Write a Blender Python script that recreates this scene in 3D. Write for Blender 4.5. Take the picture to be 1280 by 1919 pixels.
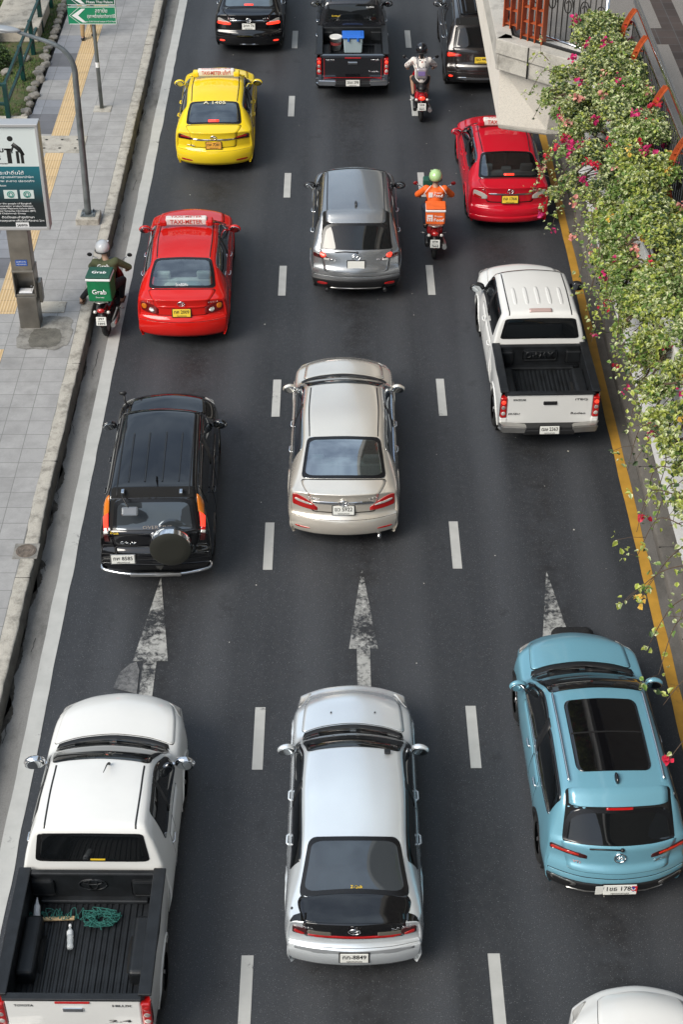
import bpy, bmesh, math, random
import numpy as np
from mathutils import Vector, Matrix, Euler
R = math.radians
scn = bpy.context.scene
for o in list(bpy.data.objects): bpy.data.objects.remove(o)
COL = scn.collection
# ------------------------------------------------ camera, sky, sun, exposure
cam = bpy.data.cameras.new('camera'); camo = bpy.data.objects.new('camera', cam); COL.objects.link(camo)
cam.sensor_fit = 'VERTICAL'; cam.sensor_height = 36; cam.lens = 56.28; cam.clip_start = .1; cam.clip_end = 2000
camo.location = (0, 0, 16.6); camo.rotation_euler = (R(90-38.0076), 0, R(-.18))
scn.camera = camo
SUN_EL, SUN_AZ = 44, -132          # azimuth from +Y, negative = to the left
w = bpy.data.worlds.new('World'); scn.world = w; w.use_nodes = True
wn = w.node_tree; wn.nodes.clear()
def wnode(t, **k):
    n = wn.nodes.new(t)
    for a, b in k.items(): setattr(n, a, b)
    return n
sky = wnode('ShaderNodeTexSky', sky_type='NISHITA', sun_disc=False)
sky.sun_elevation = R(SUN_EL); sky.sun_rotation = R(SUN_AZ); sky.dust_density = 3.5; sky.air_density = 1.2
tc = wnode('ShaderNodeTexCoord'); mp = wnode('ShaderNodeMapping'); mp.inputs['Scale'].default_value = (1, 1, 2.2)
nz = wnode('ShaderNodeTexNoise'); nz.inputs['Scale'].default_value = 2.6; nz.inputs['Detail'].default_value = 6; nz.inputs['Roughness'].default_value = .55
cr = wnode('ShaderNodeValToRGB'); cr.color_ramp.elements[0].position = .38; cr.color_ramp.elements[1].position = .66
cr.color_ramp.elements[0].color = (.25,)*3+(1,); cr.color_ramp.elements[1].color = (1,)*3+(1,)
mx = wnode('ShaderNodeMix', data_type='RGBA'); mx.inputs['B'].default_value = (5.5, 6.6, 7.8, 1)
bg = wnode('ShaderNodeBackground'); bg.inputs['Strength'].default_value = .12; wo = wnode('ShaderNodeOutputWorld')
L = wn.links.new
L(tc.outputs['Generated'], mp.inputs['Vector']); L(mp.outputs[0], nz.inputs['Vector']); L(nz.outputs['Fac'], cr.inputs[0])
sx = wnode('ShaderNodeSeparateXYZ'); L(tc.outputs['Generated'], sx.inputs[0])          # city skyline: dark blocks low on the horizon
fl = wnode('ShaderNodeTexVoronoi', voronoi_dimensions='2D'); fl.inputs['Scale'].default_value = 4.5; mz_ = wnode('ShaderNodeMapping'); mz_.inputs['Scale'].default_value = (1, 1, 0); L(tc.outputs['Generated'], mz_.inputs[0]); L(mz_.outputs[0], fl.inputs['Vector'])
sh_ = wnode('ShaderNodeMath', operation='MULTIPLY'); L(fl.outputs['Color'], sh_.inputs[0]); sh_.inputs[1].default_value = .30
ad_ = wnode('ShaderNodeMath', operation='ADD'); L(sh_.outputs[0], ad_.inputs[0]); ad_.inputs[1].default_value = .22
ax_ = wnode('ShaderNodeMath', operation='ABSOLUTE'); L(sx.outputs[0], ax_.inputs[0]); am_ = wnode('ShaderNodeMath', operation='MULTIPLY_ADD', use_clamp=True); L(ax_.outputs[0], am_.inputs[0]); am_.inputs[1].default_value = 1.7; am_.inputs[2].default_value = .12      # open sky along the street axis
at_ = wnode('ShaderNodeMath', operation='MULTIPLY'); L(ad_.outputs[0], at_.inputs[0]); L(am_.outputs[0], at_.inputs[1])
lt_ = wnode('ShaderNodeMath', operation='LESS_THAN'); L(sx.outputs[2], lt_.inputs[0]); L(at_.outputs[0], lt_.inputs[1])
m2 = wnode('ShaderNodeMix', data_type='RGBA'); m2.inputs['B'].default_value = (.85, .9, .95, 1)
L(cr.outputs[0], mx.inputs['Factor']); L(sky.outputs[0], mx.inputs['A']); L(mx.outputs['Result'], m2.inputs['A']); L(lt_.outputs[0], m2.inputs['Factor']); L(m2.outputs['Result'], bg.inputs['Color']); L(bg.outputs[0], wo.inputs[0])
sl = bpy.data.lights.new('sun', 'SUN'); sl.energy = 2.9; sl.angle = R(34); sl.color = (1, .95, .86)
so = bpy.data.objects.new('sun', sl); COL.objects.link(so)
so.rotation_euler = (R(90-SUN_EL), 0, R(180-SUN_AZ)); so.location = (-20, 20, 30)
so.rotation_euler = Vector((math.sin(R(SUN_AZ))*math.cos(R(SUN_EL)), math.cos(R(SUN_AZ))*math.cos(R(SUN_EL)), math.sin(R(SUN_EL)))).to_track_quat('Z', 'Y').to_euler()
scn.view_settings.view_transform = 'Standard'; scn.view_settings.look = 'None'; scn.view_settings.gamma = 1
scn.view_settings.exposure = .25
scn.cycles.max_bounces = 8; scn.cycles.transparent_max_bounces = 12

# ------------------------------------------------ materials
MATS = {}
def mat(name, col=(.5, .5, .5), rough=.5, metal=0, coat=0, spec=.5, emit=None, estr=0, alpha=None, bump=None, var=None, crough=.03, flake=False):
    if name in MATS: return MATS[name]
    m = bpy.data.materials.new(name); m.use_nodes = True; nt = m.node_tree; b = nt.nodes['Principled BSDF']
    b.inputs['Base Color'].default_value = (*col, 1); b.inputs['Roughness'].default_value = rough; b.inputs['Metallic'].default_value = metal
    b.inputs['Coat Weight'].default_value = coat; b.inputs['Coat Roughness'].default_value = crough; b.inputs['Specular IOR Level'].default_value = spec
    if emit: b.inputs['Emission Color'].default_value = (*emit, 1); b.inputs['Emission Strength'].default_value = estr
    if alpha is not None: b.inputs['Alpha'].default_value = alpha
    l = nt.links.new
    if bump or var:
        t = nt.nodes.new('ShaderNodeTexCoord')
    if var:   # (scale, amount)
        n = nt.nodes.new('ShaderNodeTexNoise'); n.inputs['Scale'].default_value = var[0]; n.inputs['Detail'].default_value = 5
        l(t.outputs['Object'], n.inputs['Vector'])
        r = nt.nodes.new('ShaderNodeValToRGB'); a = var[1]
        r.color_ramp.elements[0].position = .3; r.color_ramp.elements[1].position = .7
        r.color_ramp.elements[0].color = (*[c*(1-a) for c in col], 1); r.color_ramp.elements[1].color = (*[min(1, c*(1+a)) for c in col], 1)
        l(n.outputs['Fac'], r.inputs[0]); l(r.outputs[0], b.inputs['Base Color'])
    if bump:  # (scale, strength)
        n = nt.nodes.new('ShaderNodeTexNoise'); n.inputs['Scale'].default_value = bump[0]; n.inputs['Detail'].default_value = 4
        l(t.outputs['Object'], n.inputs['Vector'])
        bp = nt.nodes.new('ShaderNodeBump'); bp.inputs['Strength'].default_value = bump[1]; bp.inputs['Distance'].default_value = .01
        l(n.outputs['Fac'], bp.inputs['Height']); l(bp.outputs[0], b.inputs['Normal'])
    MATS[name] = m; return m
class NT:
    "small node-graph helper on a fresh material"
    def __init__(s, name):
        s.m = bpy.data.materials.new(name); s.m.use_nodes = True; s.t = s.m.node_tree; s.b = s.t.nodes['Principled BSDF']
        s.co = s.t.nodes.new('ShaderNodeTexCoord').outputs['Object']; MATS[name] = s.m
    def n(s, ty, ins={}, **k):
        n = s.t.nodes.new(ty)
        for a, b in k.items(): setattr(n, a, b)
        for a, b in ins.items():
            if isinstance(b, bpy.types.NodeSocket): s.t.links.new(b, n.inputs[a])
            else: n.inputs[a].default_value = b
        return n
    def noise(s, sc, det=4, ro=.5, vec=None, scale3=None, dist=0):
        v = vec or s.co
        if scale3: v = s.n('ShaderNodeMapping', {'Vector': v, 'Scale': scale3}).outputs[0]
        return s.n('ShaderNodeTexNoise', {'Vector': v, 'Scale': sc, 'Detail': det, 'Roughness': ro, 'Distortion': dist}).outputs['Fac']
    def ramp(s, f, *st):
        r = s.n('ShaderNodeValToRGB', {'Fac': f}); e = r.color_ramp.elements
        while len(e) < len(st): e.new(.5)
        for el, (p, c) in zip(e, st): el.position = p; el.color = (*c, 1) if isinstance(c, tuple) else (c, c, c, 1)
        return r.outputs[0]
    def mix(s, f, a, b, mode='MIX'):
        n = s.n('ShaderNodeMix', data_type='RGBA', blend_type=mode)
        for nm, v in (('Factor', f), ('A', a), ('B', b)):
            if isinstance(v, bpy.types.NodeSocket): s.t.links.new(v, n.inputs[nm])
            else: n.inputs[nm].default_value = v if nm == 'Factor' or len(v) == 4 else (*v, 1)
        return n.outputs['Result']
    def bump(s, h, st, d=.01):
        s.t.links.new(s.n('ShaderNodeBump', {'Height': h, 'Strength': st, 'Distance': d}).outputs[0], s.b.inputs['Normal'])
    def done(s, col, rough=.8):
        for nm, v in (('Base Color', col), ('Roughness', rough)):
            if isinstance(v, bpy.types.NodeSocket): s.t.links.new(v, s.b.inputs[nm])
            else: s.b.inputs[nm].default_value = v if nm == 'Roughness' else (*v, 1)
        return s.m
def asphalt_color(g):
    big = g.noise(.35, 5, .6); lane = g.noise(1.0, 4, .6, scale3=(.9, .06, 1)); fine = g.noise(70, 3, .7); med = g.noise(9, 4, .6)
    c = g.ramp(big, (.3, (.019, .0215, .025)), (.7, (.040, .043, .048)))
    c = g.mix(.5, c, g.ramp(lane, (.35, (.016, .018, .021)), (.65, (.052, .056, .064))))
    X_ = g.n('ShaderNodeSeparateXYZ', {0: g.co}).outputs[0]; ph = g.n('ShaderNodeMath', {0: X_, 1: -.38}, operation='ADD').outputs[0]; ph = g.n('ShaderNodeMath', {0: ph, 1: 2*math.pi/3.05}, operation='MULTIPLY').outputs[0]
    c1_ = g.n('ShaderNodeMath', {0: ph}, operation='COSINE').outputs[0]; c2_ = g.n('ShaderNodeMath', {0: g.n('ShaderNodeMath', {0: ph, 1: 2.}, operation='MULTIPLY').outputs[0]}, operation='COSINE').outputs[0]
    nm_ = g.noise(.8, 5, .65, scale3=(1, .25, 1))
    c = g.mix(g.n('ShaderNodeMath', {0: g.ramp(c2_, (.0, 0.), (.9, .0), (1., .0)), 1: nm_}, operation='MULTIPLY').outputs[0], c, (.07, .073, .08))
    tr_ = g.n('ShaderNodeMath', {0: c2_, 1: -1.}, operation='MULTIPLY').outputs[0]
    c = g.mix(g.n('ShaderNodeMath', {0: g.ramp(tr_, (.1, 0.), (1., .8)), 1: nm_}, operation='MULTIPLY').outputs[0], c, (.078, .083, .092))
    c = g.mix(g.n('ShaderNodeMath', {0: g.ramp(c1_, (.75, 0.), (1., 1.)), 1: g.ramp(g.noise(1.6, 6, .7), (.40, 0.), (.58, .85))}, operation='MULTIPLY').outputs[0], c, (.013, .013, .014))
    c = g.mix(g.ramp(med, (.42, 0.), (.75, .45)), c, (.052, .053, .057))
    c = g.mix(g.ramp(g.noise(1.3, 6, .7), (.60, 0.), (.72, .6)), c, (.012, .012, .013))      # oil stains
    c = g.mix(g.ramp(fine, (.35, .55), (.55, 0.)), c, (.009, .009, .010))
    sp = g.n('ShaderNodeTexVoronoi', {'Vector': g.co, 'Scale': 52.}, feature='F1')
    c = g.mix(g.ramp(sp.outputs['Distance'], (.11, .6), (.24, 0.)), c, g.mix(g.ramp(sp.outputs['Color'], (.45, 0.), (.75, 1.)), (.06, .062, .068), (.34, .34, .35)))
    return c, fine
g = NT('asphalt'); c, f = asphalt_color(g); g.bump(g.noise(90, 3, .7), .5, .006); ASPHALT = g.done(c, .62)
def paint_mat(name, col, wear_lo, wear_hi, dirt=.25):
    g = NT(name); c, f = asphalt_color(g)
    p = g.mix(g.ramp(g.noise(3, 5, .6), (.35, dirt), (.7, 0.)), col, tuple(x*.45 for x in col))
    wear = g.noise(11, 7, .75, dist=.4); g2 = g.noise(1.1, 3)
    s_ = g.n('ShaderNodeMath', {0: wear, 1: g2}, operation='ADD').outputs[0]
    s_ = g.n('ShaderNodeMath', {0: s_, 1: .5}, operation='MULTIPLY').outputs[0]
    g.bump(g.noise(60, 3), .3, .004)
    return g.done(g.mix(g.ramp(s_, (wear_lo, 0.), (wear_hi, 1.)), p, c), .6)
WHITE_MARK = paint_mat('white_road_paint', (.46, .46, .44), .60, .68)
WORN_MARK = paint_mat('worn_road_paint', (.44, .44, .42), .46, .56, .6)
YELLOW_MARK = paint_mat('yellow_road_paint', (.50, .27, .035), .60, .72, .5)
def concrete(name, a, b, stain=(.05, .048, .042), st=.6, sc=2., lo=.5, hi=.68, ymul=1.):
    g = NT(name)
    c = g.mix(g.noise(sc, 6, .65), a, b)
    c = g.mix(g.ramp(g.noise(sc*.8, 8, .72, scale3=(1, ymul, 1)), (lo, 0.), (hi, st)), c, stain)
    c = g.mix(g.ramp(g.noise(55, 3, .7), (.3, .35), (.55, 0.)), c, tuple(x*.4 for x in a))
    g.bump(g.noise(30, 6, .7), .35, .012)
    return g.done(c, .85)
GUTTER = concrete('gutter_concrete', (.17, .165, .155), (.25, .245, .235), st=.75, sc=1.6, ymul=.4)
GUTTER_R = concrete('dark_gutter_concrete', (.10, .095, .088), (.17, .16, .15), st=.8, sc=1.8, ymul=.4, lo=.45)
KERB = concrete('kerb_concrete', (.34, .315, .27), (.54, .51, .45), stain=(.14, .13, .11), st=.85, sc=4.5, lo=.48)
KERBFACE = concrete('kerb_face_grime', (.10, .095, .08), (.20, .19, .165), st=.9, sc=3, lo=.42)
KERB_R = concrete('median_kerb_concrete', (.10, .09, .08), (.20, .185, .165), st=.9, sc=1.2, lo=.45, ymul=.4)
CREAM = concrete('cream_concrete', (.78, .72, .63), (.84, .79, .71), stain=(.36, .30, .22), st=.55, sc=.9, lo=.52, hi=.75)
COPING = concrete('grey_coping_concrete', (.42, .40, .355), (.55, .52, .47), stain=(.14, .13, .115), st=.7, sc=2.6)
WALLW = concrete('white_wall_paint', (.66, .65, .63), (.76, .75, .73), stain=(.40, .38, .34), st=.4, sc=1.5, lo=.55)
OLDC = concrete('rough_patch_concrete', (.22, .21, .19), (.32, .31, .285), stain=(.07, .065, .058), st=.8, sc=5, lo=.42)
def tile_mat(name, base, w_, h_, mort=(.10, .10, .10), jit=.16, offx=0., offy=0., stain=True):
    g = NT(name); v = g.n('ShaderNodeMapping', {'Vector': g.co, 'Location': (offx, offy, 0)}).outputs[0]
    br = g.n('ShaderNodeTexBrick', {'Vector': v, 'Scale': 1., 'Mortar Size': .006, 'Brick Width': w_, 'Row Height': h_, 'Mortar Smooth': .1, 'Bias': 0.,
        'Color1': (*[x*(1-jit) for x in base], 1), 'Color2': (*[x*(1+jit) for x in base], 1), 'Mortar': (*mort, 1)}, offset=0., squash=1.)
    c = g.mix(g.ramp(g.noise(3.0, 6, .65), (.45, 0.), (.75, .5)), br.outputs['Color'], tuple(x*.6 for x in base))
    if stain: c = g.mix(g.ramp(g.noise(.8, 7, .7), (.48, 0.), (.70, .5)), c, tuple(x*.45 for x in base))
    c = g.mix(g.ramp(g.noise(120, 2, .6), (.3, .3), (.5, 0.)), c, tuple(x*.5 for x in base))
    g.bump(br.outputs['Fac'], -.5, .006)
    return g.done(c, .75)
TILE = tile_mat('pavement_tiles', (.335, .33, .325), .42, .42, jit=.07, mort=(.15, .15, .145), offx=5.08-.42*12)
DTILE = tile_mat('dark_pavement_tiles', (.125, .128, .142), .42, .42, offx=5.08-.42*12, stain=False)
MTILE = tile_mat('blue_grey_pavement_tiles', (.24, .25, .275), .42, .42, offx=5.08-.42*12, stain=False)
g = NT('yellow_tactile_tiles')
v = g.n('ShaderNodeSeparateXYZ', {0: g.co}).outputs
wx = g.n('ShaderNodeMath', {0: g.n('ShaderNodeMath', {0: v[0], 1: 2*math.pi/.06}, operation='MULTIPLY').outputs[0]}, operation='SINE').outputs[0]
br = g.n('ShaderNodeTexBrick', {'Vector': g.co, 'Scale': 1., 'Mortar Size': .008, 'Brick Width': 9., 'Row Height': .42, 'Color1': (.48, .33, .16, 1), 'Color2': (.54, .38, .20, 1), 'Mortar': (.24, .17, .09, 1)}, offset=0.)
c = g.mix(g.ramp(wx, (.35, 0.), (.75, .75)), br.outputs['Color'], (.66, .52, .33))
c = g.mix(g.ramp(g.noise(2, 5, .6), (.5, 0.), (.75, .5)), c, (.30, .22, .13))
g.bump(wx, .6, .004); TACT = g.done(c, .7)
def granite(name, col): 
    g = NT(name); sp = g.noise(160, 2, .8)
    c = g.mix(g.ramp(sp, (.35, 1.), (.5, 0.)), col, tuple(x*.35 for x in col)); c = g.mix(g.ramp(sp, (.55, 0.), (.68, .8)), c, tuple(min(1, x*2.2) for x in col))
    return g.done(c, .45)
GRAN = granite('speckled_floor', (.22, .20, .18)); GRAND = tile_mat('dark_brown_floor_tiles', (.055, .040, .034), .3, .3, jit=.3, stain=False)
SOIL = concrete('soil', (.05, .038, .026), (.085, .07, .045), st=.6, sc=6)
STONE = concrete('border_stone', (.26, .24, .21), (.40, .37, .33), stain=(.10, .09, .075), st=.8, sc=7, lo=.42)

PAINT = {}
def paint(name, col, metal=0., rough=.35, dirt=.12, ior=1.5):
    g = NT(name); b = g.b
    c = g.mix(g.ramp(g.noise(2.2, 6, .6), (.4, 0.), (.8, dirt)), col, tuple(x*.55+.05 for x in col))
    if metal: 
        c = g.mix(g.ramp(g.noise(400, 1, .5), (.4, 0.), (.6, .25)), c, tuple(min(1, x*1.5) for x in col))
    b.inputs['Metallic'].default_value = metal; b.inputs['Coat Weight'].default_value = 1.; b.inputs['Coat Roughness'].default_value = .04
    b.inputs['Coat IOR'].default_value = ior; b.inputs['Specular IOR Level'].default_value = .5 if metal else .0
    return g.done(c, rough)
P_WHITE = paint('white_car_paint', (.74, .74, .72)); P_RED = paint('red_car_paint', (.60, .012, .008)); P_CRIM = paint('crimson_car_paint', (.52, .008, .022))
P_YEL = paint('yellow_car_paint', (.86, .62, .02)); P_BLACK = paint('black_car_paint', (.004, .004, .005), rough=.2, dirt=.01, ior=1.75); P_GREY = paint('grey_car_paint', (.31, .32, .33), .75, .26)
P_BEIGE = paint('champagne_car_paint', (.84, .765, .655), .62, .25); P_SILVER = paint('silver_car_paint', (.86, .91, .94), .6, .27); P_BLUE = paint('light_blue_car_paint', (.16, .37, .47), .2, .35)
P_DARK = paint('dark_grey_car_paint', (.018, .019, .023), .4, .25, dirt=.02, ior=1.7); P_BROWN = paint('dark_bronze_car_paint', (.035, .030, .029), .5, .25, dirt=.02); P_MAROON = paint('maroon_paint', (.22, .008, .01))
def glass_mat(name, tint, metal=0., rough=.02):
    g = NT(name); g.b.inputs['Specular IOR Level'].default_value = .8; g.b.inputs['Metallic'].default_value = metal
    return g.done(tint, rough)
GLASS = glass_mat('dark_tinted_glass', (.006, .007, .008)); GLASSM = glass_mat('reflective_tinted_glass', (.10, .115, .13), .65); GLASSB = glass_mat('blue_film_glass', (.16, .20, .23), .55)
def clear_glass(name, tint, a):
    g = NT(name); t = g.t
    tr = g.n('ShaderNodeBsdfTransparent', {'Color': (*tint, 1)}); gl = g.n('ShaderNodeBsdfGlossy', {'Color': (.9, .95, 1, 1), 'Roughness': .015})
    fr = g.n('ShaderNodeFresnel', {'IOR': 1.6}); ad = g.n('ShaderNodeMath', {0: fr.outputs[0], 1: a}, operation='ADD')
    mxs = g.n('ShaderNodeMixShader', {0: ad.outputs[0]}); t.links.new(tr.outputs[0], mxs.inputs[1]); t.links.new(gl.outputs[0], mxs.inputs[2])
    t.links.new(mxs.outputs[0], t.nodes['Material Output'].inputs[0]); return g.m
CLEAR = clear_glass('clear_green_glass', (.62, .74, .72), .16); CLEARF = clear_glass('blue_film_clear_glass', (.40, .50, .52), .36); CLEARD = clear_glass('smoked_clear_glass', (.28, .33, .35), .15); PLASTIC_CLEAR = mat('clear_plastic', (.72, .76, .78), .12, alpha=.45)
BLK = mat('black_plastic', (.012, .012, .013), .45, bump=(60, .15)); RUB = mat('tyre_rubber', (.014, .014, .014), .8, bump=(50, .4)); CHR = mat('chrome', (.75, .76, .78), .12, 1)
GAP = mat('panel_gap_black', (.004, .004, .004), .9); LINER = mat('bedliner_plastic', (.008, .0095, .0115), .5, bump=(40, .25), var=(5, .5)); STEEL = mat('brushed_steel', (.45, .44, .42), .35, .9, bump=(8, .1), var=(3, .15))
FRIT = mat('glass_border_black', (.006, .006, .007), .25); SEATM = mat('grey_seat_fabric', (.60, .60, .58), .9, bump=(90, .3)); DSEAT = mat('dark_seat_fabric', (.05, .05, .052), .9); SHELF = mat('parcel_shelf', (.34, .36, .36), .9)
REDL = mat('red_tail_lens', (.42, .008, .008), .15, coat=1); LIT = mat('lit_brake_lamp', (.8, .05, .03), .2, emit=(1, .035, .015), estr=1.5, coat=1); ORL = mat('amber_lens', (.62, .17, .01), .2, coat=.5)
CLL = mat('clear_lens', (.62, .60, .56), .12, coat=1, metal=.3); DRL = mat('dark_red_lens', (.16, .004, .004), .12, coat=1); DKL = mat('smoked_lens', (.05, .008, .008), .12, coat=1); PLW = mat('plate_white', (.74, .74, .70), .45); PLY = mat('plate_yellow', (.80, .56, .05), .45); PLO = mat('plate_orange', (.78, .38, .05), .45)
INK = mat('black_lettering', (.01, .01, .01), .5); WINK = mat('white_lettering', (.8, .8, .8), .5, emit=None); RINK = mat('red_lettering', (.62, .05, .03), .5); CREAML = mat('cream_lettering', (.75, .70, .50), .5); YINK = mat('yellow_sticker', (.75, .50, .03), .5)
SIGNW = mat('white_sign_plastic', (.74, .70, .66), .4); ALU = mat('wheel_alloy', (.42, .42, .43), .3, .8)
print('materials ok')

# ------------------------------------------------ helpers
def link(name, me, m=None, parent=None, mats=None, smooth=False):
    if isinstance(me, bmesh.types.BMesh):
        b = me; me = bpy.data.meshes.new(name); b.to_mesh(me); b.free()
    if mats: [me.materials.append(x) for x in mats]
    elif m: me.materials.append(m)
    if smooth: me.polygons.foreach_set('use_smooth', [True]*len(me.polygons))
    o = bpy.data.objects.new(name, me); COL.objects.link(o)
    if parent: o.parent = parent
    return o
def root(name, label, cat, loc=(0, 0, 0), rz=0., group=None, rx=0, ry=0):
    o = bpy.data.objects.new(name, None); COL.objects.link(o); o.empty_display_size = .3
    o.location = loc; o.rotation_euler = (R(rx), R(ry), R(rz)); o['label'] = label; o['category'] = cat
    if group: o['group'] = group
    return o
def tag(o, label, cat, group=None):
    o['label'] = label; o['category'] = cat
    if group: o['group'] = group
    return o
def struct(o, kind='structure'): o['kind'] = kind; return o
def box(bm, c, s, bev=0., rot=None, seg=2, mi=0):
    r = bmesh.ops.create_cube(bm, size=1.); vs = r['verts']
    M = Matrix.Translation(c) @ (rot.to_4x4() if rot else Matrix()) @ Matrix.Diagonal((*s, 1))
    bmesh.ops.transform(bm, matrix=M, verts=vs)
    fs = list({f for v in vs for f in v.link_faces})
    for f in fs: f.material_index = mi
    if bev: 
        rr = bmesh.ops.bevel(bm, geom=list({e for v in vs for e in v.link_edges}), offset=bev, segments=seg, affect='EDGES', profile=.5)
        for f in rr['faces']: f.material_index = mi
def cone(bm, p, q, r1, r2, n=12, cap=True, mi=0):
    p, q = Vector(p), Vector(q); d = q-p; L_ = d.length
    if L_ < 1e-6: return
    M = Matrix.Translation((p+q)/2) @ d.to_track_quat('Z', 'Y').to_matrix().to_4x4()
    r = bmesh.ops.create_cone(bm, cap_ends=cap, segments=n, radius1=r1, radius2=r2, depth=L_, matrix=M)
    for v in r['verts']:
        for f in v.link_faces: f.material_index = mi; f.smooth = len(f.verts) == 4
def ball(bm, c, r, n=12, rot=None, mi=0):
    if not hasattr(r, '__len__'): r = (r, r, r)
    M = Matrix.Translation(c) @ (rot.to_4x4() if rot else Matrix()) @ Matrix.Diagonal((*r, 1))
    q = bmesh.ops.create_uvsphere(bm, u_segments=n*2, v_segments=n, radius=1., matrix=M)
    for v in q['verts']:
        for f in v.link_faces: f.smooth = True; f.material_index = mi
def tube(bm, pts, r, n=8, caps=True, mi=0):
    pts = [Vector(p) for p in pts]; rs = r if hasattr(r, '__len__') else [r]*len(pts); rings = []
    up = Vector((0, 0, 1)); T0 = (pts[1]-pts[0]).normalized()
    if abs(T0.dot(up)) > .95: up = Vector((1, 0, 0))
    for i, p in enumerate(pts):
        t = (pts[min(i+1, len(pts)-1)]-pts[max(i-1, 0)]).normalized(); a = t.cross(up)
        if a.length < 1e-4: a = t.cross(Vector((0, 1, 0)))
        a.normalize(); b = t.cross(a).normalized()
        rings.append([bm.verts.new(p+(a*math.cos(k/n*2*math.pi)+b*math.sin(k/n*2*math.pi))*rs[i]) for k in range(n)])
    for A, B in zip(rings, rings[1:]):
        for k in range(n):
            f = bm.faces.new((A[k], B[k], B[(k+1) % n], A[(k+1) % n])); f.smooth = True; f.material_index = mi
    if caps:
        for q in (rings[0], rings[-1][::-1]):
            f = bm.faces.new(q); f.material_index = mi
def bez(pts, n=6):
    "Catmull-Rom through points"
    P = [Vector(p) for p in pts]; out = []
    for i in range(len(P)-1):
        a, b, c, d = P[max(i-1, 0)], P[i], P[i+1], P[min(i+2, len(P)-1)]
        for k in range(n):
            t = k/n; out.append(.5*((2*b)+(c-a)*t+(2*a-5*b+4*c-d)*t*t+(3*b-a-3*c+d)*t**3))
    out.append(P[-1]); return out
def B(): return bmesh.new()
def blob(prims, vox=.02, smooth=4, name='blob'):
    "fuse tapered capsules / balls / boxes into one continuous skin by voxel remeshing"
    bm = B()
    for p in prims:
        if p[0] == 'c':
            _, a, b, r1, r2 = p; ball(bm, a, r1, 10); ball(bm, b, r2, 10); cone(bm, a, b, r1, r2, 16)
        elif p[0] == 'b': ball(bm, p[1], p[2], 12, p[3] if len(p) > 3 else None)
        elif p[0] == 'x': box(bm, p[1], p[2], p[3], p[4] if len(p) > 4 else None)
    me = bpy.data.meshes.new(name); bm.to_mesh(me); bm.free()
    o = bpy.data.objects.new(name, me); COL.objects.link(o)
    md = o.modifiers.new('r', 'REMESH'); md.mode = 'VOXEL'; md.voxel_size = vox; md.use_smooth_shade = True
    if smooth: sm = o.modifiers.new('s', 'SMOOTH'); sm.iterations = smooth; sm.factor = .5
    bpy.context.view_layer.update(); dg = bpy.context.evaluated_depsgraph_get()
    out = bpy.data.meshes.new_from_object(o.evaluated_get(dg)); bpy.data.objects.remove(o)
    out.polygons.foreach_set('use_smooth', [True]*len(out.polygons)); return out
TXT = {}
def text_mesh(s, bold=0.):
    k = (s, bold)
    if k not in TXT:
        c = bpy.data.curves.new('lettering', 'FONT'); c.body = s; c.size = 1; c.align_x = 'CENTER'; c.align_y = 'CENTER'; c.offset = bold; c.resolution_u = 2
        o = bpy.data.objects.new('lettering', c); COL.objects.link(o); bpy.context.view_layer.update()
        TXT[k] = bpy.data.meshes.new_from_object(o.evaluated_get(bpy.context.evaluated_depsgraph_get())); bpy.data.objects.remove(o)
    return TXT[k]
def lettering(s, size, m, parent, pos, right=(1, 0, 0), up=(0, 0, 1), bold=.01, name='lettering', width=None, fit=None, thick=.0015, warp=None):
    me = text_mesh(s, bold).copy(); me.materials.clear(); r = Vector(right).normalized(); u = Vector(up).normalized(); nn = r.cross(u)
    co = np.zeros(len(me.vertices)*3); me.vertices.foreach_get('co', co); co = co.reshape(-1, 3)
    sx = size
    if width: 
        wd = co[:, 0].max()-co[:, 0].min(); sx = width/max(wd, 1e-3)
    pts = np.outer(co[:, 0]*sx, r)+np.outer(co[:, 1]*size, u)+np.array(pos)
    bm = B(); me.vertices.foreach_set('co', pts.ravel()); bm.from_mesh(me)
    ex = bmesh.ops.extrude_face_region(bm, geom=bm.faces[:]); bmesh.ops.translate(bm, verts=[v for v in ex['geom'] if isinstance(v, bmesh.types.BMVert)], vec=nn*thick)
    bmesh.ops.recalc_face_normals(bm, faces=bm.faces[:])
    bpy.data.meshes.remove(me); return link(name, bm, m, parent)
def grid_mesh(name, pts, m, parent=None, closed=False, smooth=True, flip=False):
    n, k = pts.shape[:2]; vs = pts.reshape(-1, 3).tolist(); fs = []
    for i in range(n-1):
        for j in range(k-(0 if closed else 1)):
            a, b, c, d = i*k+j, i*k+(j+1) % k, (i+1)*k+(j+1) % k, (i+1)*k+j
            fs.append((a, d, c, b) if flip else (a, b, c, d))
    me = bpy.data.meshes.new(name); me.from_pydata(vs, [], fs); return link(name, me, m, parent, smooth=smooth)
def sheet(name, x0, x1, y0, y1, z, m, nx=1, ny=1, kind='structure'):
    xs, ys = np.linspace(x0, x1, nx+1), np.linspace(y0, y1, ny+1)
    P = np.array([[(x, y, z) for x in xs] for y in ys]); o = grid_mesh(name, P, m, smooth=False)
    if kind: o['kind'] = kind
    return o
def poly_prism(bm, pts, z0, z1, mi=0):
    a = [bm.verts.new((*p, z0)) for p in pts]; b = [bm.verts.new((*p, z1)) for p in pts]; n = len(pts)
    fs = [bm.faces.new(b), bm.faces.new(a[::-1])]+[bm.faces.new((a[i], a[(i+1) % n], b[(i+1) % n], b[i])) for i in range(n)]
    for f in fs: f.material_index = mi

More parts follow.
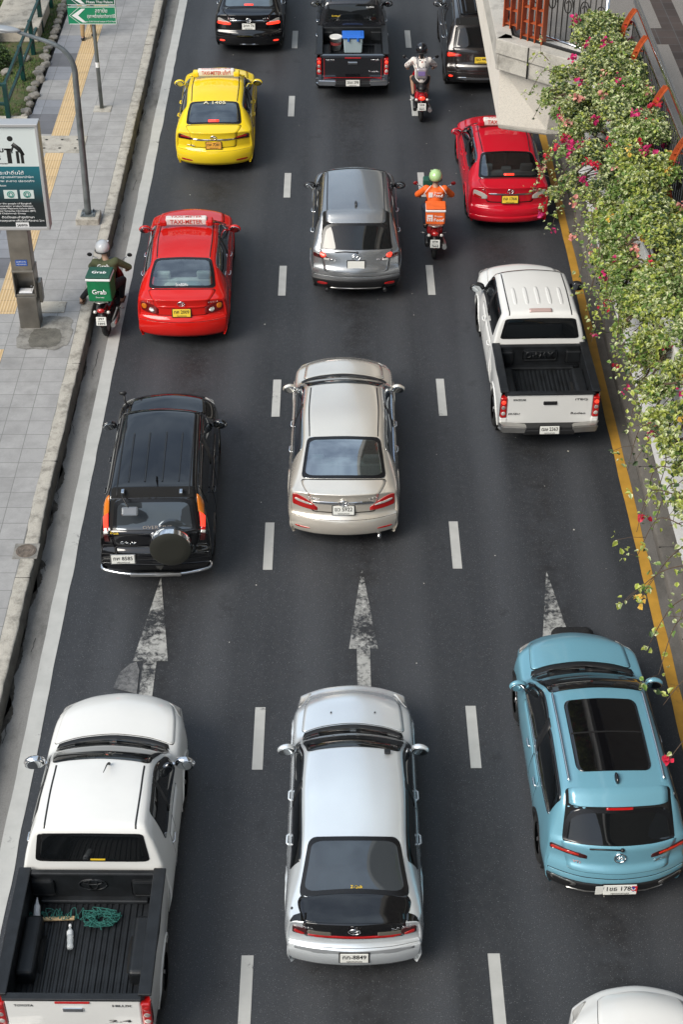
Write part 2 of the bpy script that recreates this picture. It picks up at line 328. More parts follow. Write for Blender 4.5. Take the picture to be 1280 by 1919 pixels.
# ------------------------------------------------ lofted vehicle bodies
def slopes(P):
    d = np.diff(P, axis=0); m = np.zeros_like(P); a, b = d[:-1], d[1:]
    with np.errstate(divide='ignore', invalid='ignore'): h_ = np.where(a*b > 0, 2*a*b/(a+b), 0.)
    m[1:-1] = np.nan_to_num(h_); m[0] = d[0]; m[-1] = d[-1]; return m
def herm(p0, p1, m0, m1, f):
    f2, f3 = f*f, f*f*f
    return (2*f3-3*f2+1)*p0+(f3-2*f2+f)*m0+(-2*f3+3*f2)*p1+(f3-f2)*m1
class Surf:
    """one continuous body skin: cross sections (rear to front) of 11 points, smoothly interpolated.
    station = (y, z_centre, w_rail, crown, w_shoulder, z_shoulder, w_side, z_side, w_sill, z_sill, bow); widths are fractions of the half width"""
    def __init__(s, st, h):
        K = []
        for (y, zc, w3, cr, w2, z2, w1, z1, w0, z0, bow) in st:
            z3 = zc-cr
            half = [(w0, z0), (w1, z1), (w2, z2), (w3, z3), (w3*.55, zc-cr*.30), (0, zc)]
            row = [(-a*h, b) for a, b in half]+[(a*h, b) for a, b in half[-2::-1]]
            K.append([(x, y+bow*(abs(x)/h)**2.2, z) for x, z in row])
        s.K = np.array(K); s.D = slopes(s.K); s.h = h; s.n = len(st)
    def ev(s, u, t):
        u = np.clip(np.asarray(u, float), 0, s.n-1-1e-9); t = np.clip(np.asarray(t, float), 0, 10-1e-9)
        i = u.astype(int); f = (u-i)[..., None, None]
        row = herm(s.K[i], s.K[i+1], s.D[i], s.D[i+1], f)
        ml = np.moveaxis(slopes(np.moveaxis(row, -2, 0)), 0, -2)
        j = t.astype(int); g_ = (t-j)[..., None]
        def tk(A, q): return np.take_along_axis(A, q[..., None, None].repeat(3, -1), -2)[..., 0, :]
        return herm(tk(row, j), tk(row, j+1), tk(ml, j), tk(ml, j+1), g_)
    def nrm(s, u, t, e=.02):
        du = s.ev(np.clip(u+e, 0, s.n-1), t)-s.ev(np.clip(u-e, 0, s.n-1), t); dt = s.ev(u, np.clip(t+e, 0, 10))-s.ev(u, np.clip(t-e, 0, 10))
        n = np.cross(dt, du); l = np.linalg.norm(n, axis=-1, keepdims=True); return n/np.maximum(l, 1e-9)
    def uy(s, y, a=None, b=None):      # u on the centre line where the skin reaches y
        a = s.top0 if a is None else a; b = s.n-1 if b is None else b
        us = np.linspace(a, b, 600); ys = s.ev(us, us*0+5)[:, 1]; return float(us[np.argmin(abs(ys-y))])
    def uz(s, z):                      # u on the rear face at height z
        us = np.linspace(0, s.top0, 400); zs = s.ev(us, us*0+5)[:, 2]; return float(us[np.argmin(abs(zs-z))])
    def tx(s, u, x):
        ts = np.linspace(1, 5, 400); xs = -s.ev(ts*0+u, ts)[:, 0]; t = float(ts[np.argmin(abs(xs-abs(x)))]); return t if x < 0 else 10-t
    def rear(s, x, z, *a): u = s.uz(z); return (u, s.tx(u, x))
    def top(s, x, y): u = s.uy(y); return (u, s.tx(u, x))
def rsq(n, r1, r2):
    "rows/cols of a rounded unit square"
    if r1 > 0:
        a = [r1*(1-math.cos(i/4*math.pi/2)) for i in range(5)]; rr = a+list(np.linspace(r1, 1-r1, n)[1:-1])+[1-q for q in a[::-1]]
    else: rr = list(np.linspace(0, 1, n))
    def e(r):
        if r1 <= 0: return 0.
        q = min(r, 1-r)
        return r2*(1-math.sqrt(max(0, 1-((r1-q)/r1)**2))) if q < r1 else 0.
    return [(r, e(r)) for r in rr]
def bil(q, r, c):
    (a, b, d, e_) = [np.array(x, float) for x in q]
    r = np.asarray(r)[..., None]; c = np.asarray(c)[..., None]
    return (1-r)*((1-c)*a+c*b)+r*((1-c)*e_+c*d)
def patch(name, S, q, m, parent, n=8, k=10, rr=0., rc=None, off=.004, skirt=.006, bulge=0., inset=None):
    """panel lying on the skin; q = corners (u,t): row0-left, row0-right, row1-right, row1-left"""
    rows = rsq(n, rr, rc if rc is not None else rr); P = []
    for r, e in rows:
        c = np.linspace(e, 1-e, k); uv = bil(q, np.full(k, r), c)
        p = S.ev(uv[:, 0], uv[:, 1]); nn = S.nrm(uv[:, 0], uv[:, 1])
        o = off+(bulge*16*r*(1-r)*c*(1-c))[:, None]*1. if bulge else off
        P.append(p+nn*o)
    P = np.array(P); nrw, kk = P.shape[:2]
    vs = P.reshape(-1, 3).tolist(); fs = [(i*kk+j, i*kk+j+1, (i+1)*kk+j+1, (i+1)*kk+j) for i in range(nrw-1) for j in range(kk-1)]
    if skirt:
        per = [(0, j) for j in range(kk)]+[(i, kk-1) for i in range(1, nrw)]+[(nrw-1, j) for j in range(kk-2, -1, -1)]+[(i, 0) for i in range(nrw-2, 0, -1)]
        base = len(vs); cen = P.reshape(-1, 3).mean(0)
        for i, j in per:
            a = P[min(i+1, nrw-1), j]-P[max(i-1, 0), j]; b = P[i, min(j+1, kk-1)]-P[i, max(j-1, 0)]; nn = np.cross(b, a); l = np.linalg.norm(nn)
            vs.append((P[i, j]-(nn/l if l > 1e-9 else 0)*skirt).tolist())
        m_ = len(per)
        for a in range(m_):
            b = (a+1) % m_; ia, ib = per[a][0]*kk+per[a][1], per[b][0]*kk+per[b][1]; fs.append((ib, ia, base+a, base+b))
    me = bpy.data.meshes.new(name); me.from_pydata(vs, [], fs)
    if name is None: return me
    o = link(name, me, m, parent); sm = [True]*((nrw-1)*(kk-1))+[False]*(len(fs)-(nrw-1)*(kk-1)); me.polygons.foreach_set('use_smooth', sm); return o
def frame_ring(name, S, q, m, parent, inset, rr, off=.0075, iu=None):
    "black border of a pane"
    pts = []; N = 10
    rows = rsq(8, rr, rr); L1 = [(r, e) for r, e in rows]; R1 = [(r, 1-e) for r, e in rows[::-1]]
    cols = np.linspace(L1[0][1], 1-L1[0][1], 14)[1:-1]
    out = [(r, c) for r, c in L1][::-1]+[(0, c) for c in cols]+[(r, c) for r, c in R1[::-1]]+[(1, c) for c in cols[::-1]]
    ir, ic = inset; inn = [(.5+(r-.5)*(1-2*ir), .5+(c-.5)*(1-2*ic)) for r, c in out]
    def E(L_): uv = bil(q, np.array([x[0] for x in L_]), np.array([x[1] for x in L_])); return S.ev(uv[:, 0], uv[:, 1])+S.nrm(uv[:, 0], uv[:, 1])*off
    P = np.stack([E(out), E(inn)], 1); return grid_mesh(name, np.concatenate([P, P[:1]]), m, parent, flip=False)
def pip(px, py, poly):
    c = np.zeros(px.shape, bool); n = len(poly)
    for i in range(n):
        (x1, y1), (x2, y2) = poly[i], poly[(i+1) % n]
        if y1 == y2: continue
        c ^= ((y1 > py) != (y2 > py)) & (px < (x2-x1)*(py-y1)/(y2-y1)+x1)
    return c
def body(name, S, m, parent, holes=(), arches=(), ar=.36, du=.06):
    us = []
    for i in range(S.n-1):
        l = np.linalg.norm(S.K[i+1]-S.K[i], axis=-1).max(); k = max(2, int(math.ceil(l/du))); us += list(i+np.arange(k)/k)
    us.append(S.n-1.); us = np.array(us); ts = []
    for j, k in enumerate([5, 6, 8, 5, 5, 5, 5, 8, 6, 5]): ts += list(j+np.arange(k)/k)
    ts.append(10.); ts = np.array(ts)
    U, T = np.meshgrid(us, ts, indexing='ij'); P = S.ev(U, T)
    kill = np.zeros((len(us)-1, len(ts)-1), bool)
    for ya in arches:
        d = np.hypot(P[..., 1]-ya, P[..., 2]-.32); side = (T < 2.2) | (T > 7.8)
        s_ = side & (abs(d-ar) < .035); f = np.where(s_, ar/np.maximum(d, 1e-6), 1.)
        P[..., 1] = np.where(s_, ya+(P[..., 1]-ya)*f, P[..., 1]); P[..., 2] = np.where(s_, .32+(P[..., 2]-.32)*f, P[..., 2])
        d2 = np.hypot(P[..., 1]-ya, P[..., 2]-.32) <= ar+.002; i_ = d2 & side
        kill |= i_[:-1, :-1] & i_[1:, :-1] & i_[1:, 1:] & i_[:-1, 1:]
    for poly in holes:
        i_ = pip(U, T, poly); kill |= i_[:-1, :-1] & i_[1:, :-1] & i_[1:, 1:] & i_[:-1, 1:]
    k = len(ts); fs = []
    for i in range(len(us)-1):
        for j in range(k-1):
            if not kill[i, j]: fs.append((i*k+j, i*k+j+1, (i+1)*k+j+1, (i+1)*k+j))
    me = bpy.data.meshes.new(name); me.from_pydata(P.reshape(-1, 3).tolist(), [], fs); S.P = P; S.T = T
    return link(name, me, m, parent, smooth=True)
def side_x(S, y, z):
    P = S.P; d = (P[..., 1]-y)**2+(P[..., 2]-z)**2+np.where(S.T < 2.2, 0, 9.); i = np.unravel_index(np.argmin(d), d.shape); return -P[i][0]
def arch_lip(parent, xf, ya, sgn, r, m, wd=.035, zc=.32):
    P = []
    for a in np.linspace(-12, 192, 22):
        c, s_ = math.cos(R(a)), math.sin(R(a)); row = []
        for rad, o in ((r-.012, -.05), (r-.012, .012), (r+wd, .012), (r+wd+.006, -.01)):
            y, z = ya+rad*c, zc+rad*s_; row.append((sgn*(xf(y, z)+o), y, z))
        P.append(row)
    return grid_mesh('wheel_arch', np.array(P), m, parent, flip=sgn < 0)
def wheel(parent, x, y, r, wd, m=ALU):
    bm = B(); s_ = 1 if x > 0 else -1
    prof = [(-.5, .62), (-.5, .90), (-.40, .985), (-.2, 1), (.2, 1), (.40, .985), (.5, .90), (.5, .62)]
    P = np.array([[(x+s_*a*wd, y+q*r*math.cos(t), r+q*r*math.sin(t)) for t in np.linspace(0, 2*math.pi, 33)] for a, q in prof])
    ty = grid_mesh('wheel', P, RUB, parent, flip=s_ < 0)
    cone(bm, (x-s_*.3*wd, y, r), (x+s_*.30*wd, y, r), r*.63, r*.63, 24)
    ho = x+s_*wd*.36; cone(bm, (x+s_*.2*wd, y, r), (ho, y, r), r*.16, r*.12, 12)
    for k in range(5):
        a = k/5*2*math.pi+.3; box(bm, (x+s_*wd*.36, y+.38*r*math.cos(a), r+.38*r*math.sin(a)), (.02, r*.5, r*.14), .004, Matrix.Rotation(a, 3, 'X'))
    link('rim', bm, m, ty)
    return ty
def mirror_(parent, x, y, z, m, sc=1., gl=CLL, back=None):
    s_ = 1 if x > 0 else -1; bm = B()
    ball(bm, (x+s_*.10*sc, y, z), (.125*sc, .07*sc, .085*sc), 8, Matrix.Rotation(R(-8*s_), 3, 'Z'))
    for v in bm.verts:
        if v.co.y < y-.035*sc: v.co.y = y-.035*sc-(y-.035*sc-v.co.y)*.12
    box(bm, (x-s_*.02, y+.01, z-.03), (.10, .05, .035), .012)
    o = link('side_mirror', bm, m, parent)
    bm = B(); ball(bm, (x+s_*.10*sc, y-.046*sc, z), (.105*sc, .006, .068*sc), 8, Matrix.Rotation(R(-8*s_), 3, 'Z')); link('mirror_glass', bm, MIRG, o)
    return o
MIRG = mat('mirror_silver', (.55, .58, .6), .03, 1)
def handle(S, u, t, m, parent, sgn):
    p = S.ev(u, t); n = S.nrm(np.array(u), np.array(t)); p = p+n*.02; bm = B()
    tube(bm, [(p[0]-sgn*.02, p[1]-.09, p[2]), (p[0]+sgn*.012, p[1]-.06, p[2]), (p[0]+sgn*.012, p[1]+.06, p[2]), (p[0]-sgn*.02, p[1]+.09, p[2])], .013, 6)
    return link('door_handle', bm, m, parent)
def plate(parent, pos, tilt, t1, t2='กรุงเทพมหานคร', m=None, w_=.34, h_=.152, frame=None):
    "registration plate facing backwards; tilt = degrees its face leans up"
    m = m or PLW; c = Vector(pos); up = Vector((0, math.sin(R(tilt)), math.cos(R(tilt)))); nn = Vector((1, 0, 0)).cross(up)
    rot = Matrix((Vector((1, 0, 0)), -nn, up)).transposed(); bm = B(); box(bm, c, (w_, .012, h_), .005, rot)
    o = link('licence_plate', bm, m, parent)
    bm = B(); box(bm, c-nn*.008, (w_+.035, .012, h_+.03), .006, rot); link('plate_frame', bm, frame or BLK, o)
    if t1:
        lettering(t1, h_*.62, INK, o, c+up*h_*.12+nn*.007, (1, 0, 0), up, .014, width=w_*.84)
        lettering(t2, h_*.2, INK, o, c-up*h_*.36+nn*.007, (1, 0, 0), up, .008, width=w_*.55)
    return o
def emblem(parent, p, n, kind, s=.055, m=CHR):
    n = Vector(n); up = (Vector((0, 0, 1))-n*n.z).normalized(); r = up.cross(n); bm = B(); p = Vector(p)+n*.008
    def el(a, b, c=(0, 0), k=20): return [p+r*(c[0]+a*math.cos(i/k*2*math.pi))+up*(c[1]+b*math.sin(i/k*2*math.pi)) for i in range(k+1)]
    q = s*.10
    if kind == 'ovals': tube(bm, el(s, s*.68), q, 5); tube(bm, el(s*.3, s*.66), q*.8, 5); tube(bm, el(s*.68, s*.26, (0, s*.28)), q*.8, 5)
    elif kind == 'wing':
        tube(bm, el(s, s*.75), q, 5); tube(bm, bez([p-r*s*.8-up*s*.2, p-r*s*.4+up*s*.2, p-up*s*.25, p+r*s*.4+up*s*.2, p+r*s*.8-up*s*.2], 4), q, 5)
    elif kind == 'h':
        for x in (-.5, .5): tube(bm, [p+r*s*x*1.3+up*s*.6, p+r*s*x*.8-up*s*.6], q*1.4, 5)
        tube(bm, [p-r*s*.5, p+r*s*.5], q*1.3, 5); tube(bm, el(s*1.05, s*.85), q*.8, 5)
    elif kind == 'ring': tube(bm, el(s, s), q*1.5, 6)
    elif kind == 'diamonds':
        for a in (90, 210, 330):
            d = r*math.cos(R(a))+up*math.sin(R(a)); e = d.cross(n); cone(bm, p+d*s*.1, p+d*s*.55, .002, s*.25, 4); cone(bm, p+d*s*.55, p+d*s, s*.25, .002, 4)
    o = link('emblem', bm, m, parent)
    if kind == 'ring': lettering('MG', s*1.0, m, o, p, r, up, .03, width=s*1.3)
    return o

def low(y, zc, w_, bow, z0=.25):
    z0 = min(z0, zc-.04); return (y, zc, w_*.82, .012, w_*.975, z0+(zc-z0)*.94, w_, z0+(zc-z0)*.6, w_*.94, z0, bow)
def car(p):
    """p: dict of real dimensions; builds one vehicle under one root. kind 'sedan', 'suv' or 'cab' (pickup cab)"""
    L_, W_ = p['L'], p['W']; h = W_/2; RR, FF = -L_/2, L_/2; kind = p['kind']
    rt = root(p['name'], p['label'], p['cat'], (*p['at'], 0), p.get('rz', 0), p.get('group')); m = p['paint']
    zb = p.get('belt', .92); zr = p['roof']; dz = p.get('deck', 1.04); y = p['y']     # y: dict of profile stations
    wr = p.get('wr', .66); rb = p.get('rb', .24)
    st = []
    if kind == 'sedan':
        st += [low(RR+.10, .26, .90, rb), low(RR+.02, .35, .94, rb), low(RR, .50, .965, rb), low(RR+.02, p.get('ledge', .68), .965, rb),
               low(RR+.09, p.get('ledge', .68)+.06, .94, rb*.9), low(RR+.10, dz-.10, .92, rb*.85)]
        st += [(RR+.09, dz, .72, .02, .905, dz-.075, .96, .58, .93, .29, rb*.8), (RR+.22, dz+.02, .74, .035, .935, dz-.07, .99, .6, .94, .27, rb*.55)]
        top0 = 6
        st += [(y['wb']-.02, dz+.06, .76, .05, .965, zb+.02, 1, .6, .95, .2, p.get('wbb', .14))]
        st += [((y['wb']+y['wt'])/2, (dz+.06+zr-.05)/2+.035, .71, .06, .955, zb+.01, 1, .6, .95, .2, .10)]
        st += [(y['wt'], zr-.06, wr-.02, .045, .94, zb, 1, .6, .95, .2, .05)]
    elif kind == 'suv':
        st += [low(RR+.10, .32, .90, rb, .30), low(RR+.03, .42, .94, rb, .31), low(RR, .56, .965, rb, .34), low(RR+.03, .72, .965, rb, .34), low(RR+.09, .80, .94, rb*.95, .34)]
        wz = p.get('wbz', 1.08)
        st += [(y['wb']-.06, wz-.06, .80, .03, .93, wz-.14, .97, .6, .94, .34, rb*.85), (y['wb'], wz, .80, .03, .93, wz-.07, .98, .62, .94, .33, rb*.8)]
        top0 = 5
        st += [(y['wt'], p.get('wtz', zr-.13), wr+.04, .03, .93, zb+.12, 1, .62, .95, .30, rb*.5), (y['rr'], zr-.035, wr+.02, .04, .94, zb+.08, 1, .62, .95, .25, .10)]
    else:
        c = y['cab']; st += [low(c, .5, .93, 0, .3), (c, 1.05, .84, .02, .94, .95, .98, .6, .94, .3, 0), (c+.01, 1.18, .84, .02, .94, 1.0, 1, .62, .94, .3, .02)]
        top0 = 1
        st += [(y['wt'], zr-.10, wr+.04, .03, .93, zb+.04, 1, .62, .95, .3, .03), (y['wt']+.10, zr-.02, wr+.01, .035, .935, zb+.02, 1, .62, .95, .3, .03)]
    i_rt = len(st)-1
    st += [((y['wt']+y['rf'])/2, zr, wr, .05, .94, zb, 1, .6, .95, st[-1][9], 0)]
    st += [(y['rf'], zr-.035, wr-.02, .05, .93, zb, .99, .6, .95, st[-1][9], -.10)]
    i_rf = len(st)-1; zcw = p['cowlz']
    st += [((y['rf']+y['cowl'])/2+.02, (zr-.035+zcw)/2+.02, wr+.06, .05, .93, zb-.01, .99, .6, .95, st[-1][9], -.15)]
    st += [(y['cowl'], zcw, .80, .06, .93, zb-.03, .985, .6, .95, st[-1][9], -.20)]; i_cw = len(st)-1
    nb = p.get('nb', -.34); hz = p['hoodz']; zf = p.get('nosez', .62)
    st += [((y['cowl']+FF)/2, (zcw+hz)/2+.045, .78, .055, .915, zb-.07, .98, .6, .95, st[-1][9], -.22)]
    st += [(FF-.24, hz, .74, .05, .87, hz-.10, .93, .52, .90, .22, nb*.9)]
    st += [(FF-.07, (hz+zf)/2, .72, .02, .86, (hz+zf)/2-.04, .885, .45, .86, .22, nb), low(FF, zf-.1, .86, nb*1.05), low(FF-.02, .36, .86, nb), low(FF-.1, .24, .82, nb)]
    S = Surf(st, h); S.top0 = top0
    ar = p.get('wr_', .33)+.045; ya, yf = p['ax']
    # window outlines in skin coordinates
    b_, t_ = p['rwin'] if 'rwin' in p else (.72, .62)    # half widths (fractions of W/2) at base and top
    rz_ = p.get('rwy')                                       # y range of the rear window
    ub, ut = S.uy(rz_[0]), S.uy(rz_[1]); rw = [(ub, S.tx(ub, -b_*h)), (ub, S.tx(ub, b_*h)), (ut, S.tx(ut, t_*h)), (ut, S.tx(ut, -t_*h))]
    sy0, sy1 = p['swy']; holes = []; clear = p.get('clear')
    S0, S1 = S.uy(sy0), S.uy(sy1); uB = S.uy(p['bp'])
    def swin(a, b, s_, d=.0):
        f = (lambda t: t) if s_ < 0 else (lambda t: 10-t)
        lo, hi = p.get('swt', (2.16, 2.80)); q = [(a, f(lo)), (b, f(lo)), (b, f(hi)), (a, f(hi))]; a2, b2 = a, b
        if s_ < 0: return [(a, lo), (a, hi), (b, hi), (b, lo)]
        return [(a, 10-hi), (a, 10-lo), (b, 10-lo), (b, 10-hi)]
    gm = {'clear': CLEAR, 'film': CLEARF, 'smoke': CLEARD}.get(clear, p.get('glass', GLASS))
    if clear:
        cu, ct = (ub+ut)/2, 5.
        holes.append([(cu+(a-cu)*.90, ct+(b-ct)*.94) for a, b in rw])
        for s_ in (-1, 1):
            for a, b in ((S0, uB), (uB, S1)):
                q = swin(a, b, s_); mu = sum(x[0] for x in q)/4; mt = sum(x[1] for x in q)/4
                holes.append([(mu+(x-mu)*.96, mt+(t-mt)*.90) for x, t in q])
    bo = body('body', S, m, rt, holes, (ya, yf), ar); gaps = []
    def gap(q, e=.010, rr=0., **k):
        qa = np.array(q, float); c = qa.mean(0); P = S.ev(qa[:, 0], qa[:, 1])
        su = np.linalg.norm((P[0]+P[1]-P[2]-P[3])/2)+1e-6; stt = np.linalg.norm((P[0]+P[3]-P[1]-P[2])/2)+1e-6
        qa = c+(qa-c)*np.array([1+2*e/su, 1+2*e/stt]); gaps.append(patch('panel_gap', S, qa, GAP, None, rr=rr, off=.0018, skirt=.004, **k))
    # rear window
    rr = p.get('rrw', .12)
    frame_ring('window_border', S, rw, FRIT, rt, (.08, .05), rr)
    patch('rear_window', S, rw, gm, rt, n=10, k=16, rr=rr, rc=rr*.6, off=.006, skirt=.004)
    # windscreen
    cw, rf = S.uy(y['cowl']-.03), S.uy(y['rf']+.04)
    bw, tw = .80*h, (wr-.01)*h
    ws = [(rf, S.tx(rf, -tw)), (rf, S.tx(rf, tw)), (cw, S.tx(cw, bw)), (cw, S.tx(cw, -bw))]
    patch('windscreen', S, ws, GLASS, rt, n=10, k=16, rr=.06, off=.006, skirt=.004)
    c2 = S.uy(y['cowl']+.07); wp = [(cw+.01, S.tx(cw, -bw)), (cw+.01, S.tx(cw, bw)), (c2, S.tx(c2, bw*.97)), (c2, S.tx(c2, -bw*.97))]
    patch('cowl_panel', S, wp, BLK, rt, n=3, k=16, off=.004)
    bm = B()                                                       # wipers
    for x in (-.55, .05):
        uv = [(cw-.02-.12*f_, S.tx(cw, (x+.5*f_)*h)) for f_ in np.linspace(0, 1, 5)]; q = [S.ev(*a)+S.nrm(np.array(a[0]), np.array(a[1]))*.02 for a in uv]
        tube(bm, q, .008, 5)
    link('wiper', bm, BLK, rt)
    # side windows and doors
    dm = p.get('handle', m)
    for s_ in (-1, 1):
        f = (lambda t: t) if s_ < 0 else (lambda t: 10-t)
        def Q(a, b, lo, hi): return [(a, f(lo)), (a, f(hi)), (b, f(hi)), (b, f(lo))] if s_ < 0 else [(a, f(hi)), (a, f(lo)), (b, f(lo)), (b, f(hi))]
        gp = .012
        for a, b in ((S0, uB-.05), (uB+.05, S1)):
            patch('side_window', S, swin(a, b, s_), gm if clear else GLASS, rt, n=10, k=6, rr=.10, rc=.12, off=.005, skirt=.004)
        if p.get('sw_trim'): 
            lo = p.get('swt', (2.16, 2.8))[0]; patch('window_trim', S, Q(S0, S1, lo-.07, lo-.005), CHR, rt, n=14, k=2, off=.007)
        patch('door_pillar', S, swin(uB-.09, uB+.09, s_), BLK, rt, n=3, k=5, off=.007)
        uD0, uD1 = S.uy(max(p['bp']-.92, ya+ar+.03) if not p.get('twodoor') else p['bp']-.35), S.uy(yf-ar-.12)
        for a, b in ((uD0, uB-.0), (uB+.0, uD1)):
            a_, b_2 = a+(.02 if a == uB else 0), b-(.02 if b == uB else 0)
            q = Q(a_, b_2, .25, 1.97); d = patch('door', S, q, m, rt, n=12, k=8, rr=.04, off=.004, skirt=.003); gap(q, .008, .04, n=8, k=6)
            if a_ < uB or not p.get('twodoor'): handle(S, a_+.18*(b_2-a_), f(1.72), dm, d, s_)
    # bonnet, boot lid / tailgate, bumper
    u1 = S.uy(y['cowl']+.09); u2 = S.uy(FF-.22); hw = p.get('hoodw', .76)
    q = [(u1, S.tx(u1, -hw*h*1.02)), (u1, S.tx(u1, hw*h*1.02)), (u2, S.tx(u2, hw*h*.9)), (u2, S.tx(u2, -hw*h*.9))]
    hd = patch('bonnet', S, q, m, rt, n=14, k=18, rr=.08, off=.007, bulge=p.get('bulge', .0)); gap(q, .008, .08, n=12, k=14)
    lb = p.get('lid')
    if kind == 'sedan':
        ua, uc = S.uz(p.get('lidz', .74)), S.uy(p.get('lidy', rz_[0]-.03)); lw = p.get('lidw', .70)
        q = [(ua, S.tx(ua, -lw*h*.80)), (ua, S.tx(ua, lw*h*.80)), (uc, S.tx(uc, b_*h)), (uc, S.tx(uc, -b_*h))]
        lid = patch('boot_lid', S, q, p.get('lidm', m), rt, n=26, k=18, rr=.05, off=.005, skirt=.004); gap(q, .009, .05, n=26, k=14)
    elif kind == 'suv':
        ua, uc = S.uz(.70), S.uy(y['rr']-.02); lw = .80
        q = [(ua, S.tx(ua, -lw*h*.86)), (ua, S.tx(ua, lw*h*.86)), (uc, S.tx(uc, (wr+.02)*h)), (uc, S.tx(uc, -(wr+.02)*h))]
        lid = rt; gap(q, .008, .05, n=26, k=14)
        u5 = ub-.04; q = [(ua, S.tx(ua, -lw*h*.86)), (ua, S.tx(ua, lw*h*.86)), (u5, S.tx(u5, lw*h)), (u5, S.tx(u5, -lw*h))]
        lid = patch('tailgate', S, q, m, rt, n=20, k=18, rr=.05, off=.005, skirt=.004)
    else: lid = rt
    S.lid = lid
    if kind != 'cab':
        q = [(.8, 2.2), (.8, 7.8), (S.uz(p.get('bz', .62)), 8.1), (S.uz(p.get('bz', .62)), 1.9)]
        patch('rear_bumper', S, q, p.get('bump', m), rt, n=8, k=26, rr=.16, rc=.05, off=.010, skirt=.008, bulge=.01); gap(q, .006, n=8, k=20)
    # roof channels
    if p.get('ditch', True):
        for s_ in (-1, 1):
            ua, uc = S.uy(rz_[1]+.03), S.uy(y['rf']-.02); x = s_*(wr-.075)*h; e = .010
            q = [(ua, S.tx(ua, x-e)), (ua, S.tx(ua, x+e)), (uc, S.tx(uc, x+e)), (uc, S.tx(uc, x-e))]; patch('roof_channel', S, q, p.get('dm', BLK), rt, n=14, k=2, off=.004, skirt=.003)
    # one mesh for the panel gaps
    bm = B()
    for o in gaps: bm.from_mesh(o.data); bpy.data.objects.remove(o)
    link('panel_gap', bm, GAP, rt, smooth=False)
    # underbody, wheels
    bm = B()
    box(bm, (0, (ya+yf)/2, .42), (W_*.62, yf-ya+.9, .34), .05); box(bm, (0, (ya+yf)/2, .42), (W_*.9, yf-ya-2*ar-.04, .30), .03)
    link('underbody', bm, GAP, rt)
    if kind != 'cab':
        bm = B(); box(bm, (0, ya-.45, .55), (W_*.80, .6, .36), .05); box(bm, (0, yf+.4, .5), (W_*.7, .5, .3), .05); link('floor_pan', bm, GAP, rt)
    wr2 = p.get('wr_', .33)
    xf = lambda yy, zz: side_x(S, yy, zz)
    for yy in ((ya, yf) if kind != 'cab' else (yf,)):
        for s_ in (-1, 1):
            wheel(rt, s_*(h-.135), yy, wr2, .225); arch_lip(rt, xf, yy, s_, ar, p.get('archm', m), p.get('archw', .03))
            if kind != 'cab' or True:
                bm = B(); cone(bm, (s_*(h-.42), yy, .34), (s_*(h-.06), yy, .34), ar+.01, ar+.01, 24, False); link('wheel_well', bm, GAP, rt)
    mz = p.get('mz', zb+.09); my = p.get('my', y['cowl']-.42)
    for s_ in (-1, 1): mirror_(rt, s_*(h*.93), my, mz, p.get('mir', m), p.get('ms', 1.))
    # headlamps (seen edge-on at the front corners)
    for s_ in (-1, 1):
        f = (lambda t: t) if s_ < 0 else (lambda t: 10-t); ul = S.n-5.55
        q = [(ul, f(2.05)), (ul, f(2.5)), (ul+1.1, f(3.3)), (ul+1.1, f(2.0))]; q = q if s_ < 0 else [q[1], q[0], q[3], q[2]]
        patch('headlamp', S, q, CLL, rt, n=6, k=6, rr=.2, off=.006)
    # cabin
    if clear:
        bm = B(); box(bm, (0, (y['wb']+y['cowl'])/2, .55), (W_*.86, y['cowl']-y['wb']-.3, .1)); link('cabin_floor', bm, GAP, rt)
        sm = p.get('seat', SEATM); zs = dz-.06
        bm = B(); box(bm, (0, rz_[0]+.25, zs-.03), (W_*.74, .62, .03), .01); link('parcel_shelf', bm, p.get('shelf', SHELF), rt)
        bm = B(); box(bm, (0, rz_[0]+.66, zs-.22), (W_*.72, .14, .46), .05, Matrix.Rotation(R(15), 3, 'X')); box(bm, (0, rz_[0]+1.0, .6), (W_*.72, .5, .18), .05); rs = link('rear_seat', bm, sm, rt)
        for x in p.get('heads', (-.42, 0, .42)):
            bm = B(); box(bm, (x*h*1.1, rz_[0]+.60, zs+(.09 if x else .05)), (.27 if x else .22, .10, .16 if x else .10), .035, Matrix.Rotation(R(10), 3, 'X')); link('headrest', bm, sm, rs)
        for s_ in (-1, 1):
            bm = B(); box(bm, (s_*.38, y['rf']-.45, .88), (.50, .13, .62), .05, Matrix.Rotation(R(14), 3, 'X')); box(bm, (s_*.38, y['rf']-.15, .6), (.5, .5, .16), .05); fs = link('front_seat', bm, p.get('fseat', DSEAT), rt)
            bm = B(); box(bm, (s_*.38, y['rf']-.52, 1.25), (.26, .10, .17), .035, Matrix.Rotation(R(14), 3, 'X')); link('headrest', bm, p.get('fseat', DSEAT), fs)
        bm = B(); box(bm, (0, y['cowl']-.25, .86), (W_*.84, .4, .2), .06); link('dashboard', bm, BLK, rt)
    return rt, S
def lights(S, rt, inner, outer, m=REDL, zi=None, name='tail_light', rr=.18, off=.010, sides=(-1, 1), n=8, k=12):
    """rear lamp on both sides: inner=(x, z_low, z_high) outer=(x, z_low, z_high), metres on the rear face; outer may be ('t', t, z_low, z_high)"""
    out = []
    for s_ in sides:
        def pt(c, z):
            u = S.uz(z)
            if c[0] == 't': return (u, c[1] if s_ < 0 else 10-c[1])
            return (u, S.tx(u, s_*c[0]))
        zl = lambda c: c[2] if c[0] == 't' else c[1]
        zh = lambda c: c[3] if c[0] == 't' else c[2]
        q = [pt(outer, zl(outer)), pt(inner, zl(inner)), pt(inner, zh(inner)), pt(outer, zh(outer))]
        if s_ > 0: q = [q[1], q[0], q[3], q[2]]
        out.append(patch(name, S, q, m, rt, n=n, k=k, rr=rr, off=off, skirt=.012))
    return out
